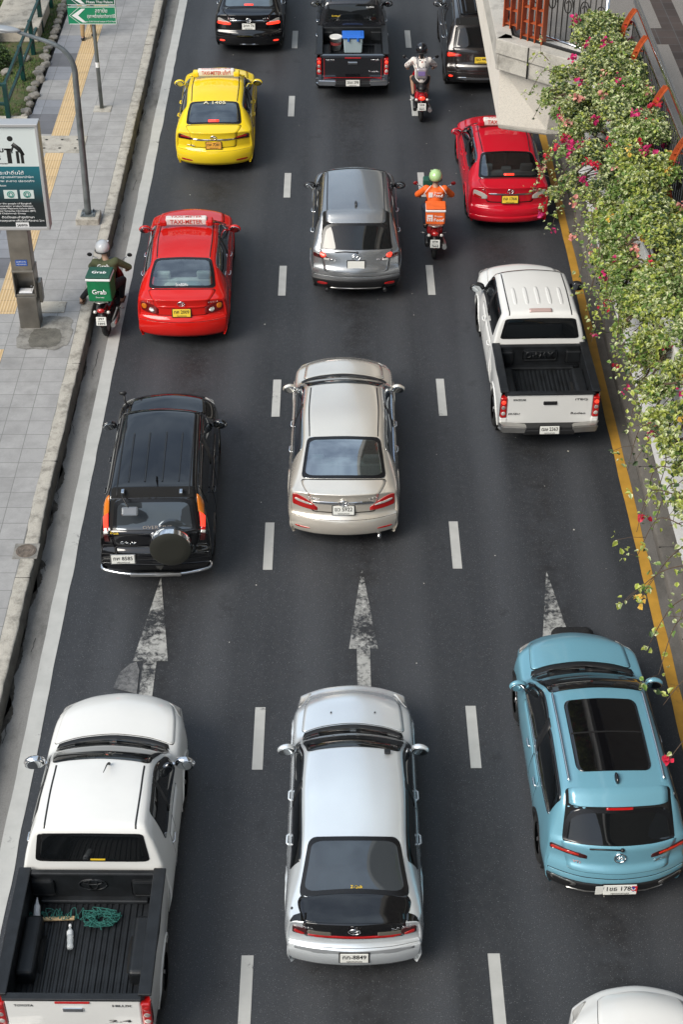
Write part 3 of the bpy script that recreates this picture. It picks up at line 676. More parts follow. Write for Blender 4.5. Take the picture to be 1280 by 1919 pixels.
def rear_pt(S, x, z, off=0.):
    u, t = S.rear(x, z); return Vector(S.ev(u, t)+S.nrm(np.array(u), np.array(t))*off), Vector(S.nrm(np.array(u), np.array(t)))
def badge(S, parent, s, x, z, size, m=CHR, width=None, bold=.02):
    p_, n_ = rear_pt(S, x, z, .012); up = (Vector((0, 0, 1))-n_*n_.z).normalized(); r_ = up.cross(n_); return lettering(s, size, m, parent, p_, r_, up, bold, width=width)
def rear_strip(S, parent, name, x0, x1, z0, z1, m, off=.012, rr=.2, k=16):
    q = [S.rear(x0, z0), S.rear(x1, z0), S.rear(x1, z1), S.rear(x0, z1)]; return patch(name, S, q, m, parent, n=4, k=k, rr=rr, off=off, skirt=.012)
def top_patch(S, parent, name, x0, x1, y0, y1, m, off=.008, rr=.05, k=14, n=10, x0b=None, x1b=None, **kw):
    a, b = S.uy(y0), S.uy(y1); x0b = x0 if x0b is None else x0b; x1b = x1 if x1b is None else x1b
    q = [(a, S.tx(a, x0)), (a, S.tx(a, x1)), (b, S.tx(b, x1b)), (b, S.tx(b, x0b))]; return patch(name, S, q, m, parent, n=n, k=k, rr=rr, off=off, **kw)
def top_letters(S, parent, s, x, y, size, m, width=None, bold=.02, off=.012, name='lettering'):
    u = S.uy(y); t = S.tx(u, x) if abs(x) > .01 else 5.; p_ = S.ev(u, t)+S.nrm(np.array(u), np.array(t))*off; n_ = Vector(S.nrm(np.array(u), np.array(t)))
    r_ = Vector((1, 0, 0)); r_ = (r_-n_*r_.dot(n_)).normalized(); return lettering(s, size, m, parent, Vector(p_), r_, n_.cross(r_), bold, width=width, name=name)

# ------------------------------------------------ the setting
sheet('ground', -150, 150, -120, 400, -.03, concrete('ground', (.16, .155, .145), (.24, .235, .22)))
sheet('road', -4.50, 5.00, -60, 220, 0, ASPHALT)
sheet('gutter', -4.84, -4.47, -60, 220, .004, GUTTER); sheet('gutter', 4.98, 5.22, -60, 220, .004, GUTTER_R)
def wobbly(name, x0, x1, y0, y1, z, m, amp=.012, n=260):
    rn = np.random.RandomState(int(abs(x0*100))); ys = np.linspace(y0, y1, n); a = np.convolve(rn.randn(n), [.3, .4, .3], 'same')*amp; b = np.convolve(rn.randn(n), [.3, .4, .3], 'same')*amp
    return struct(grid_mesh(name, np.array([[(x0+a[i], y, z), (x1+b[i], y, z)] for i, y in enumerate(ys)]), m, smooth=False))
wobbly('edge_line', -4.485, -4.255, -10, 90, .008, WHITE_MARK, .009, 420); wobbly('yellow_line', 4.885, 5.05, -10, 90, .008, YELLOW_MARK, .006, 420)
P_ = 4.332
for nm, X, ph in (('left_lane_dashes', -1.13, 41.97-.61), ('right_lane_dashes', 1.935, 41.40)):
    bm = B()
    for k in range(-12, 12):
        y = (42.02 if X > 0 else 42.0)-k*P_+.0; poly_prism(bm, [(X-.075, y-.61), (X+.075, y-.61), (X+.075, y+.61), (X-.075, y+.61)], .003, .008)
    struct(link('lane_dashes', bm, WHITE_MARK))
bm = B()
for x, y, lean, hw in ((-2.83, 19.55, -.02, .27), (.39, 19.81, 0, .22), (3.36, 19.69, .06, .24)):
    v = [bm.verts.new(p) for p in ((x, y, .008), (x-hw+lean*-.5, y-1.95, .008), (x-.10, y-1.95, .008), (x-.10, y-5.2, .008), (x+.10, y-5.2, .008), (x+.10, y-1.95, .008), (x+hw, y-1.95, .008))]; bm.faces.new(v)
struct(link('lane_arrows', bm, WORN_MARK))
bm = B(); v = [bm.verts.new(p) for p in ((-3.32, 17.02, .012), (-3.26, 17.35, .012), (-3.12, 17.54, .012), (-3.03, 17.58, .012), (-2.97, 17.4, .012), (-2.96, 16.9, .012))]; bm.faces.new(v); struct(link('worn_marking', bm, paint_mat('faded_road_paint', (.20, .20, .20), .50, .64, .6)))
# kerbs: lightly broken profile, a run of cast lengths
def kerb(name, x0, x1, h_, m, mf, y0, y1, s_, seed):
    rn = np.random.RandomState(seed); n = int((y1-y0)/.12); ys = np.linspace(y0, y1, n); prof = [(0, -.02), (0, .35*h_), (.006, .75*h_), (.02, h_-.012), (.045, h_), (.5*abs(x1-x0), h_+.002), (abs(x1-x0), h_)]
    nz_ = rn.randn(n, len(prof), 2)*.0045; nz_[:, 0] = 0; low_ = np.interp(ys, ys[::9], rn.randn(len(ys[::9]))*.006)
    P = np.array([[(x0+s_*(a+nz_[i, j, 0]+low_[i]), y, b+nz_[i, j, 1]*.6) for j, (a, b) in enumerate(prof)] for i, y in enumerate(ys)])
    o = grid_mesh(name, P, None, flip=s_ > 0); o.data.materials.append(m); o.data.materials.append(mf); k = len(prof)-1
    o.data.polygons.foreach_set('material_index', [1 if (i % k) < 3 else 0 for i in range(len(o.data.polygons))]); return struct(o)
kerb('kerb', -4.83, -5.075, .30, KERB, KERBFACE, -20, 90, -1, 3)
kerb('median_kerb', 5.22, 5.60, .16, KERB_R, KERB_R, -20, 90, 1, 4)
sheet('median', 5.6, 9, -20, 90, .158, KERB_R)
g = NT('gutter_dirt'); c = g.ramp(g.noise(6, 7, .7), (.4, (.03, .027, .022)), (.7, (.09, .08, .065))); g.bump(g.noise(40, 4), .6, .02); DIRT = g.done(c, .95)
rn = random.Random(8); bm = B()
for k in range(60):                                        # grime drifts along the kerb foot
    y = 14+k*.5+rn.uniform(-.2, .2); w_ = rn.choice([.02, .03, .05, .08])*(1.3 if 16 < y < 23 else .7); l_ = rn.uniform(.3, .9); n = 22
    pts = [(-4.825+max(0, w_*math.sin(math.pi*i/n))*rn.uniform(.75, 1.1), y+l_*(i/n-.5)) for i in range(n+1)]
    vs = [bm.verts.new((p[0], p[1], .009)) for p in pts]+[bm.verts.new((-4.832, y+l_/2, .009)), bm.verts.new((-4.832, y-l_/2, .009))]
    try: bm.faces.new(vs[::-1])
    except ValueError: pass
bmesh.ops.recalc_face_normals(bm, faces=bm.faces[:]); struct(link('gutter_dirt', bm, DIRT), 'stuff')
bm = B()
for k in range(16):                                        # cracks wandering through the gutter
    x, y = rn.uniform(-4.78, -4.6), 14+k*1.9; pts = []
    for i in range(rn.randint(5, 11)): pts.append((x, y)); x = min(-4.50, max(-4.82, x+rn.uniform(-.03, .03))); y += rn.uniform(.03, .12)
    for (a, b), (c_, d) in zip(pts, pts[1:]):
        w_ = rn.uniform(.002, .005); v = [bm.verts.new(p) for p in ((a-w_, b, .0095), (a+w_, b, .0095), (c_+w_, d, .0095), (c_-w_, d, .0095))]; bm.faces.new(v)
struct(link('gutter_cracks', bm, GAP), 'stuff')
bm = B()
for k in range(16): y = -6+k*3.1+.4; box(bm, (-4.953, y, .296), (.25, .008, .014)) 
for k in range(16): y = -5+k*2.2+.9; box(bm, (5.41, y, .156), (.38, .010, .012))
struct(link('kerb_joints', bm, GAP))
# pavement
sheet('pavement', -14, -5.07, -30, 36.15, .296, TILE); sheet('pavement', -7.40, -5.07, 36.15, 120, .296, TILE)
for y0, y1 in ((-10, 25.9), (27.20, 34.40), (35.32, 110)): sheet('tactile_paving', -6.765, -6.345, y0, y1, .300, TACT)
for y0, y1, m in ((35.43, 36.55, DTILE), (36.55, 37.4, MTILE), (38.6, 39.45, MTILE), (39.45, 40.33, DTILE), (40.33, 41.55, MTILE), (28.6, 29.45, DTILE), (44, 45.2, DTILE)): sheet('dark_pavement_blocks', -7.40 if y0 > 36 else -8.9, -6.765, y0, y1, .300, m)
sheet('dark_pavement_blocks', -14, -6.765, 29.45, 31.5, .300, MTILE)
def ragged(name, cx, cy, rx, ry, z, m, seed, n=40, sq=4):
    r_ = random.Random(seed); bm = B(); vs = []
    for i in range(n):
        t = i/n*2*math.pi; c_, s_ = math.cos(t), math.sin(t); k = (abs(c_)**sq+abs(s_)**sq)**(-1/sq)*r_.uniform(.93, 1.05); vs.append(bm.verts.new((cx+rx*k*c_, cy+ry*k*s_, z)))
    bm.faces.new(vs); return struct(link(name, bm, m))
ragged('concrete_patch', -5.66, 26.5, .52, .62, .304, OLDC, 2); ragged('concrete_patch', -5.62, 26.3, .30, .35, .3075, KERBFACE, 6)
def slab(name, label, x, y, w_, d_, m, holes=0, z=.296):
    bm = B(); box(bm, (x, y, z+.006), (w_, d_, .02), .004); rt = root(name, label, 'cover slab', (0, 0, 0)); link('slab', bm, m, rt)
    if holes:
        bm = B()
        for i in range(holes):
            for j in (-1, 1): cone(bm, (x-w_*.32+i*w_*.64/(holes-1), y+j*d_*.25, z+.0165), (x-w_*.32+i*w_*.64/(holes-1), y+j*d_*.25, z+.0185), .035, .035, 12)
        link('lifting_hole', bm, GAP, rt)
    return rt
slab('cover_slab', 'concrete cover slab with six lifting holes across the yellow tactile strip', -6.47, 34.86, 1.14, .90, KERB, 3)
slab('cover_slab', 'small pale concrete cover slab right behind the steel drinking fountain', -5.64, 27.45, .52, .42, KERB)
slab('cover_slab', 'round-cornered concrete footing slab under the direction sign pole', -5.72, 36.85, .42, .36, KERB)
mh = root('manhole_cover', 'round rusty manhole cover set in the kerb edge', 'manhole cover', (-5.00, 19.85, .302)); bm = B(); box(bm, (0, 0, 0), (.40, .38, .014), .004); link('surround', bm, OLDC, mh)
RUST = mat('rusty_iron', (.14, .115, .095), .8, bump=(40, .5), var=(14, .4)); bm = B(); cone(bm, (0, 0, .0), (0, 0, .014), .165, .165, 28)
for r_ in (.05, .09, .13, .155): tube(bm, [(r_*math.cos(t), r_*math.sin(t), .015) for t in np.linspace(0, 2*math.pi, 28)], .006, 5)
link('lid', bm, RUST, mh)
# bed with grass, stones, fence
g = NT('grass_ground'); GG = g.done(g.mix(g.ramp(g.noise(5, 6, .7), (.42, 0.), (.62, 1.)), (.045, .075, .018), (.10, .085, .045)), .95)
sheet('planting_bed', -14, -7.50, 36.25, 120, .325, GG)
nb = 26000; rs = np.random.RandomState(1); bx_ = -7.55-rs.rand(nb)**.8*3.0; by_ = 36.3+rs.rand(nb)*11
keep = np.sin(bx_*3.1+np.sin(by_*2.3)*2)+np.sin(by_*1.7+bx_)+rs.randn(nb)*.7 > -.5; bx_, by_ = bx_[keep], by_[keep]; n = len(bx_)
a = rs.rand(n)*6.283; hh = .03+rs.rand(n)*.05; w_ = .008+rs.rand(n)*.006; lean = rs.randn(n, 2)*.025
V_ = np.zeros((n, 3, 3)); V_[:, 0] = np.stack([bx_-np.cos(a)*w_, by_-np.sin(a)*w_, np.full(n, .325)], 1); V_[:, 1] = np.stack([bx_+np.cos(a)*w_, by_+np.sin(a)*w_, np.full(n, .325)], 1); V_[:, 2] = np.stack([bx_+lean[:, 0], by_+lean[:, 1], .325+hh], 1)
me = bpy.data.meshes.new('grass'); me.from_pydata(V_.reshape(-1, 3).tolist(), [], np.arange(n*3).reshape(-1, 3).tolist())
GR = [mat('grass_a', (.06, .13, .02), .8), mat('grass_b', (.10, .16, .03), .8), mat('grass_c', (.16, .15, .06), .8)]; o = link('grass', me, mats=GR); me.polygons.foreach_set('material_index', rs.choice([0, 0, 1, 1, 2], n).tolist()); struct(o, 'stuff'); tag(o, 'patchy short green grass behind the green fence', 'grass')
rn = random.Random(3)
def rock(name, x, y, z, sx, sy, sz, seed, m=STONE, bw=.3):
    r_ = random.Random(seed); bm = B(); bmesh.ops.create_icosphere(bm, subdivisions=3, radius=1.); off = Vector((r_.uniform(0, 50), r_.uniform(0, 50), 0))
    from mathutils import noise as nzm
    for v in bm.verts:
        k = 1+bw*nzm.noise(v.co*1.3+off)+.12*nzm.noise(v.co*4+off); c_ = v.co.copy(); v.co = Vector([max(-.82, min(.82, q))*k for q in c_])
    bmesh.ops.transform(bm, matrix=Matrix.Translation((x, y, z)) @ Matrix.Rotation(r_.uniform(0, 3), 4, 'Z') @ Matrix.Diagonal((sx, sy, sz, 1)), verts=bm.verts)
    for f in bm.faces: f.smooth = True
    return link(name, bm, m)
y = 36.3
for k in range(30):
    s_ = rn.uniform(.07, .17); o = rock('border_stone', -7.54+rn.uniform(-.07, .05), y, .33, s_*rn.uniform(.7, 1.1), s_*rn.uniform(.8, 1.2), rn.uniform(.06, .11), k); y += s_*rn.uniform(1.9, 2.6)
    tag(o, 'rough pale stone in the row edging the grass bed by the pavement', 'stone', 'stones edging the grass bed')
for k, x in enumerate((-8.4, -8.05)): tag(rock('border_stone', x, 38.9+k*.9, .38, .14, .12, .10, 77+k), 'loose pale stone lying in the grass inside the fence, %s one' % ('nearer' if k == 0 else 'farther'), 'stone')
bm = B(); box(bm, (-8.6, 36.22, .33), (2.3, .14, .10), .02); tag(link('bed_edging', bm, KERB), 'short straight concrete edging in front of the grass bed', 'edging')
FG = mat('green_fence_paint', (.003, .036, .032), .4, bump=(30, .2), var=(4, .3)); fn = root('fence', 'dark green metal rail fence running beside the grass bed', 'fence', (0, 0, .3))
ys = [36.2, 38.5, 40.2, 41.7, 43.5, 45.2, 47.0]
for y in ys: bm = B(); box(bm, (-7.90, y, .47), (.11, .11, .94), .01); link('post', bm, FG, fn)
bm = B(); box(bm, (-9.9, 36.2, .47), (.11, .11, .94), .01); link('post', bm, FG, fn)
for z in (.42, .90): bm = B(); box(bm, (-7.90, 41.6, z), (.065, 10.9, .075), .01); link('rail', bm, FG, fn)
for z in (.42, .90): bm = B(); box(bm, (-8.9, 36.2, z), (2.0, .065, .075), .01); link('rail', bm, FG, fn)
sl_ = root('stone_bench', 'weathered beige concrete block behind the green fence', 'bench', (0, 0, 0)); bm = B(); box(bm, (-8.45, 42.05, .52), (1.15, 2.1, .40), .04); link('block', bm, concrete('beige_block', (.42, .37, .31), (.55, .50, .43), st=.5), sl_); bm = B(); box(bm, (-8.45, 42.05, .73), (1.25, 2.2, .06), .02); link('top_slab', bm, KERB, sl_)
# street lamp
GAL = mat('galvanised_steel', (.20, .22, .225), .45, .6, bump=(20, .15), var=(3, .35)); lp = root('street_lamp', 'grey curved-arm street lamp on a bolted concrete footing', 'street lamp', (-5.36, 31.1, .3))
bm = B(); box(bm, (0, 0, .06), (.50, .46, .16), .02); link('footing', bm, KERB, lp); bm = B(); box(bm, (0, 0, .155), (.30, .28, .025), .004); [cone(bm, (x, y, .16), (x, y, .21), .02, .02, 6) for x in (-.11, .11) for y in (-.10, .10)]; link('base_plate', bm, GAL, lp)
pts = bez([(0, 0, .16), (.02, 0, 1.5), (.035, 0, 3.0), (.03, 0, 3.45), (-.10, 0, 3.75), (-.35, 0, 3.93), (-.90, 0, 4.13), (-1.02, 0, 4.18)], 8); bm = B(); tube(bm, pts, [.075-.043*i/(len(pts)-1) for i in range(len(pts))], 14); link('pole', bm, GAL, lp)
bm = B(); ball(bm, (-1.28, 0, 4.24), (.34, .12, .055), 10, Matrix.Rotation(R(8), 3, 'Y')); hd_ = link('lamp_head', bm, mat('lamp_grey', (.42, .43, .44), .35, .5), lp); bm = B(); ball(bm, (-1.36, 0, 4.21), (.22, .09, .05), 8, Matrix.Rotation(R(8), 3, 'Y')); link('lamp_lens', bm, mat('lamp_lens', (.6, .6, .58), .2), hd_)
# direction sign
sg = root('direction_sign', 'green direction sign with a white left chevron on a thin grey pole', 'sign', (-5.745, 36.88, .3)); SG = mat('sign_green', (.0, .22, .10), .35, coat=.5); SG2 = mat('sign_dark_green', (.0, .10, .055), .35, coat=.5)
bm = B(); cone(bm, (0, 0, 0), (0, 0, 3.25), .048, .044, 14); link('pole', bm, GAL, sg); bm = B(); cone(bm, (0, 0, 1.05), (0, 0, 1.18), .050, .050, 14, False); link('white_sticker', bm, WINK, sg)
for z0, z1, m_, tx_ in ((2.13, 2.56, SG, 1), (2.59, 3.0, SG2, 0)):
    bm = B(); box(bm, (0, -.07, (z0+z1)/2), (1.14, .02, z1-z0), .004); bd = link('sign_board', bm, m_, sg); zc = (z0+z1)/2; h2 = (z1-z0)/2-.012; bm = B()
    for a_, b_ in (((0, h2), (1.10, .012)), ((0, -h2), (1.10, .012)), ((.552, 0), (.012, 2*h2))): box(bm, (a_[0], -.083, zc+a_[1]), (b_[0], .004, b_[1]))
    for s_ in (-1, 1): v = [bm.verts.new((x, -.0845, zc+s_*z)) for x, z in ((-.48, 0), (-.24, .165), (-.15, .165), (-.33, 0))]; bm.faces.new(v if s_ > 0 else v[::-1])
    for s_ in (-1, 1): v = [bm.verts.new((x, -.0845, zc+s_*z)) for x, z in ((-.545, 0), (-.30, .2), (-.285, .2), (-.53, 0))]; bm.faces.new(v if s_ > 0 else v[::-1])
    link('chevron', bm, WINK, bd)
    if tx_: lettering('สถาบัน', .13, WINK, bd, (.22, -.084, zc+.11), width=.28); lettering('สุขภาพเด็กแห่งชาติมหาราชินี', .12, WINK, bd, (.21, -.084, zc-.02), width=.66); lettering('Queen Sirikit National Institute of Child Health', .05, WINK, bd, (.17, -.084, zc-.145), width=.76)
    else: lettering('Phaya Thai Palace', .085, WINK, bd, (.20, -.084, zc-.13), width=.62); lettering('วังพญาไท', .16, WINK, bd, (.20, -.084, zc+.05), width=.5)
# drinking fountain with its notice box
df = root('drinking_fountain', 'brushed steel drinking fountain column carrying a framed notice box', 'drinking fountain', (-5.955, 26.82, .3)); DST = mat('dull_steel', (.25, .235, .21), .38, .8, bump=(9, .12), var=(2.5, .3))
bm = B(); box(bm, (-.005, 0, 1.68), (.40, .30, .92), .012); link('upper_column', bm, DST, df); bm = B(); box(bm, (0, .02, .35), (.385, .36, .70), .012); link('lower_column', bm, DST, df); bm = B(); box(bm, (0, .02, 1.245), (.42, .40, .05), .012)
for s_ in (-1, 1): box(bm, (s_*.195, .02, .96), (.025, .38, .54), .006)
box(bm, (0, .17, .96), (.38, .06, .54), .004); link('niche', bm, DST, df); bm = B(); box(bm, (0, -.03, .73), (.36, .27, .05), .01); link('shelf', bm, DST, df); bm = B(); box(bm, (.0, -.06, .775), (.26, .17, .03), .012); box(bm, (.0, -.06, .792), (.20, .12, .01), .004); link('basin', bm, mat('basin_white', (.72, .72, .74), .2, coat=1), df)
bm = B(); tube(bm, bez([(.13, .02, .78), (.13, .0, .86), (.10, -.05, .87)], 4), .012, 6); link('tap', bm, CHR, df)
bm = B(); box(bm, (0, -.158, 1.43), (.22, .008, .12), .002); lb = link('blue_label', bm, mat('label_blue', (.02, .09, .38), .4), df); 
for k_, s in enumerate(('จุดบริการน้ำดื่ม', 'กรุงเทพมหานคร')): lettering(s, .035, WINK, lb, (0, -.163, 1.455-.05*k_), width=.18)
bm = B(); box(bm, (.245, .10, .7), (.07, .2, .45), .01); link('side_box', bm, DST, df)
PX = -.02; bm = B(); W2 = .62; zb_, zt_ = 2.16, 4.20
for c_, s_ in (((PX, -.06, zt_), (1.30, .26, .06)), ((PX, -.06, zb_), (1.30, .26, .06)), ((PX-W2, -.06, (zb_+zt_)/2), (.06, .26, 2.04)), ((PX+W2, -.06, (zb_+zt_)/2), (.06, .26, 2.04))): box(bm, c_, s_, .012)
nb_ = link('notice_frame', bm, mat('notice_frame_aluminium', (.50, .50, .50), .4, .5), df); bm = B(); box(bm, (PX, -.04, (zb_+zt_)/2), (1.20, .20, 2.0)); link('notice_back', bm, STEEL, nb_)
zs_ = zt_-.80; bm = B(); box(bm, (PX, -.148, (zt_+zs_)/2-.015), (1.18, .008, zt_-zs_-.03)); link('notice_top_panel', bm, mat('notice_white', (.62, .67, .66), .4), nb_)
g = NT('notice_teal_print'); v_ = g.n('ShaderNodeSeparateXYZ', {0: g.co}).outputs[2]; c_ = g.n('ShaderNodeMapRange', {'Value': v_, 'From Min': zb_+.25, 'From Max': zs_}).outputs[0]; TEAL = g.done(g.ramp(c_, (.25, (.008, .014, .016)), (1., (.01, .14, .18))), .4)
bm = B(); box(bm, (PX, -.148, (zb_+zs_)/2+.01), (1.18, .008, zs_-zb_-.02)); tp = link('notice_print', bm, TEAL, nb_)
yy = -.153; fx = .0; bm = B()   # bending figure and fountain pictogram
cone(bm, (.10, yy, 3.94), (.10, yy-.004, 3.94), .052, .052, 20)
tube(bm, [(.13, yy, 3.84), (.24, yy, 3.74), (.31, yy, 3.62)], [.045, .05, .03], 6); tube(bm, [(.15, yy, 3.82), (.10, yy, 3.70), (.11, yy, 3.66)], .02, 6)
for x in (.20, .28): box(bm, (x, yy, 3.58), (.055, .006, .24))
box(bm, (.05, yy, 3.60), (.08, .006, .28)); box(bm, (.05, yy, 3.735), (.16, .006, .035))
for v in bm.verts: v.co.y = yy+(v.co.y-yy)*.05
pk = link('pictogram', bm, INK, nb_)
for k_, s in enumerate(('น้ำดื่ม', 'ฟรี')): lettering(s, .13, INK, nb_, (-.22, yy, 3.72-.15*k_), width=.36-.14*k_, bold=.03)
lettering('Drinking water', .05, INK, nb_, (-.20, yy, 3.46), width=.42)
for z, s, w_, x, sz in ((3.27, 'น้ำประปาดื่มได้', .62, -.04, .09), (3.19, 'ตามมาตรฐานองค์การอนามัยโลก', .80, .04, .055), (3.11, 'คุณภาพ สะอาด ปลอดภัย', .80, .04, .055), (3.02, 'โดยความร่วมมือของ', .36, -.26, .045), (2.66, 'for the people of Bangkok', .62, .03, .045), (2.61, 'cooperation project between', .66, .03, .045), (2.56, 'Metropolitan Waterworks Authority (MWA),', .72, .03, .045), (2.51, 'Bangkok Metropolitan Administration (BMA)', .74, .03, .045), (2.46, 'and Chalermnak Group', .54, -.06, .045), (2.38, 'ติดตั้งและบำรุงรักษา', .60, .06, .06), (2.31, 'ควบคุณภาพ เพื่อน้ำดื่มที่สะอาด โดย', .82, .12, .055)):
    lettering(s, sz, WINK, tp, (x, yy, z), width=w_)
for x in (-.02, .28):
    bm = B(); box(bm, (x, yy-.002, 2.85), (.25, .006, .17)); e_ = link('emblem_panel', bm, mat('emblem_white', (.60, .66, .64), .5), tp); bm = B(); tube(bm, [(x+.06*math.cos(t), yy-.006, 2.85+.06*math.sin(t)) for t in np.linspace(0, 2*math.pi, 20)], .009, 5); tube(bm, [(x+.03*math.cos(t), yy-.006, 2.845+.04*math.sin(t)) for t in np.linspace(0, 2*math.pi, 16)], .008, 5); link('round_emblem', bm, mat('emblem_green', (.03, .25, .20), .5), e_)
bm = B(); box(bm, (.12, yy-.002, 2.22), (.24, .006, .11)); e_ = link('maker_panel', bm, WINK, tp); lettering('SANWA', .075, INK, e_, (.12, yy-.006, 2.22), width=.20, bold=.03)

# ------------------------------------------------ footbridge on the right
fb = root('footbridge', 'cream concrete footbridge landing with a white planter wall over the right lane', 'footbridge', (0, 0, 0))
top_ = [(2.51, 60.), (2.51, 24.33), (3.37, 23.62), (3.90, 23.20), (3.90, 60.)]
def ringp(pts, z, dx=0): return [(x, y, z) for x, y in pts]
lv = [(6.50, [(2.60, 60.), (2.60, 24.45), (3.42, 23.78), (3.92, 23.38)]), (5.46, [(2.80, 60.), (2.64, 24.56), (3.42, 24.34), (3.92, 24.32)]), (5.38, [(2.84, 60.), (2.66, 24.60), (3.42, 24.37), (3.92, 24.35)]), (5.33, [(2.90, 60.), (2.72, 24.66), (3.42, 24.43), (3.92, 24.41)]), (5.31, [(3.0, 60.), (2.82, 24.76), (3.42, 24.53), (3.92, 24.51)])]
def finer(p): 
    o = []
    for a_, b_ in zip(p, p[1:]):
        for k in range(6): o.append((a_[0]+(b_[0]-a_[0])*k/6, a_[1]+(b_[1]-a_[1])*k/6))
    return o+[p[-1]]
P = np.array([[(x, y, z) for x, y in p] for z, p in lv]); grid_mesh('landing_beam', P, CREAM, fb, smooth=False, flip=True)
bm = B(); poly_prism(bm, [(2.95, 24.95), (3.5, 24.75), (6, 24.75), (6, 60), (2.95, 60)], 5.34, 6.7); link('landing_core', bm, CREAM, fb)
def strip_along(bm, pts, w_in, z0, z1, out=0.):
    "wall along a polyline (XY), thickness towards the left-hand side"
    for (a, b) in zip(pts, pts[1:]):
        a, b = Vector((*a, 0)), Vector((*b, 0)); d = (b-a).normalized(); nn = Vector((-d.y, d.x, 0)); L_ = (b-a).length
        M = Matrix((d, nn, Vector((0, 0, 1)))).transposed(); box(bm, (a+b)/2+nn*(w_in/2-out)+Vector((0, 0, (z0+z1)/2)), (L_+.02, w_in, z1-z0), .012, M)
edge = [(2.51, 60.), (2.51, 24.33), (3.37, 23.62), (3.95, 23.14)]
bm = B(); strip_along(bm, edge, .26, 6.76, 7.0, 0); cp = link('coping', bm, COPING, fb); bm = B(); strip_along(bm, edge, .20, 6.49, 6.755, -.03); link('coping_band', bm, COPING, fb)
bm = B(); d = (Vector((3.37, 23.62, 0))-Vector((2.51, 24.33, 0))).normalized(); mid = Vector((2.98, 23.94, 6.75)); box(bm, mid, (.014, .03, .50), 0, Matrix((d, Vector((-d.y, d.x, 0)), Vector((0, 0, 1)))).transposed()); link('coping_joint', bm, GAP, fb)
bm = B(); strip_along(bm, [(2.80, 60.), (2.80, 24.40), (3.46, 23.85), (3.98, 23.42)], .03, 6.9, 7.05); link('dark_edge_strip', bm, BLK, fb)
bm = B(); box(bm, (3.86, 11.6, 6.12), (.12, 23.6, 1.66), .02); link('planter_wall', bm, WALLW, fb)
bm = B(); box(bm, (4.28, 11.6, 6.12), (.10, 23.6, 1.60), .02); link('planter_inner_wall', bm, COPING, fb)
bm = B(); box(bm, (4.07, 11.6, 5.9), (.34, 23.5, 1.2), .02); link('planter_soil', bm, SOIL, fb)
bm = B(); box(bm, (8.3, 11.5, 6.7), (7.9, 47, .40)); poly_prism(bm, [(2.66, 24.42), (3.42, 23.80), (3.96, 23.36), (4.34, 23.36), (4.34, 60), (2.66, 60)], 6.52, 6.88); link('deck_slab', bm, CREAM, fb)
struct_floor = grid_mesh('deck_floor', np.array([[(2.70, 24.5, 6.905), (12.2, 24.5, 6.905)], [(2.70, 60, 6.905), (12.2, 60, 6.905)]]), GRAN, fb, smooth=False); grid_mesh('deck_floor', np.array([[(4.36, -12, 6.905), (12.2, -12, 6.905)], [(4.36, 24.5, 6.905), (12.2, 24.5, 6.905)]]), GRAN, fb, smooth=False)
bm = B(); box(bm, (5.40, 20, 6.906), (.36, 80, .006)); [box(bm, (5.10, y, 6.9065), (.24, .66, .007)) for y in (16.5, 20.6, 24.65, 28.7)]; [box(bm, (8.9, y, 6.9065), (6.6, .66, .007)) for y in (12.5, 20.6, 28.7)]; link('brown_floor_band', bm, GRAND, fb)
for y in (-6, 12, 30, 48): bm = B(); cone(bm, (7.6, y, .1), (7.6, y, 6.5), .55, .55, 20); box(bm, (7.6, y, 6.2), (3.0, 1.1, .7), .1); link('pier', bm, CREAM, fb)
# railings
rl = root('railing', 'stainless railing with dark scroll bars along the footbridge walkway', 'railing', (0, 0, 0)); IRON = mat('dark_iron', (.03, .028, .026), .45, .5)
bm = B(); tube(bm, [(4.37, -8, 8.1), (4.37, 22.94, 8.1)], .042, 12); link('top_rail', bm, CHR, rl); bm = B(); tube(bm, [(4.34, -8, 7.88), (4.34, 22.94, 7.88)], .022, 8); tube(bm, [(4.34, -8, 7.0), (4.34, 22.94, 7.0)], .018, 8); link('lower_rail', bm, CHR, rl)
bm = B()
for k in range(150): y = 4.6+k*.122; tube(bm, [(4.34, y, 6.92), (4.34, y, 7.87)], .010, 4)
for k in range(45):
    y = 4.6+k*.41; tube(bm, [(4.34, y+.10*math.cos(t)*(1-t/16), 7.42+.17*math.sin(t)*(1-t/16)) for t in np.linspace(0, 9, 18)], .010, 4)
link('scroll_bars', bm, IRON, rl)
for k, y in enumerate((22.75, 21.72, 20.0, 18.45, 16.9, 15.3, 13.7)):
    bm = B(); pr = [(4.30, 6.9), (4.19, 7.2), (4.16, 7.55), (4.20, 7.85), (4.30, 8.04), (4.33, 8.04), (4.33, 6.9)]
    arc = [Vector((4.34-.17*math.sin(t)**.8, y, 6.92+1.14*(t/math.pi)**.85)) for t in np.linspace(0.02, math.pi-.02, 14)]
    for a_, b_ in zip(arc, arc[1:]):
        box(bm, (a_+b_)/2, (.012, .08, (b_-a_).length+.004), 0, (b_-a_).to_track_quat('Z', 'Y').to_matrix())
        for d in (-.036, .036): box(bm, (a_+b_)/2+Vector((.02, d, 0)), (.05, .010, (b_-a_).length+.004), 0, (b_-a_).to_track_quat('Z', 'Y').to_matrix())
    for z in (7.1, 7.5, 7.85): box(bm, (4.25, y, z), (.12, .07, .010))
    bmesh.ops.recalc_face_normals(bm, faces=bm.faces[:]); link('orange_bracket', bm, mat('orange_steel', (.42, .085, .025), .5, bump=(20, .15), var=(3, .2)), rl)
OR_ = MATS['orange_steel']
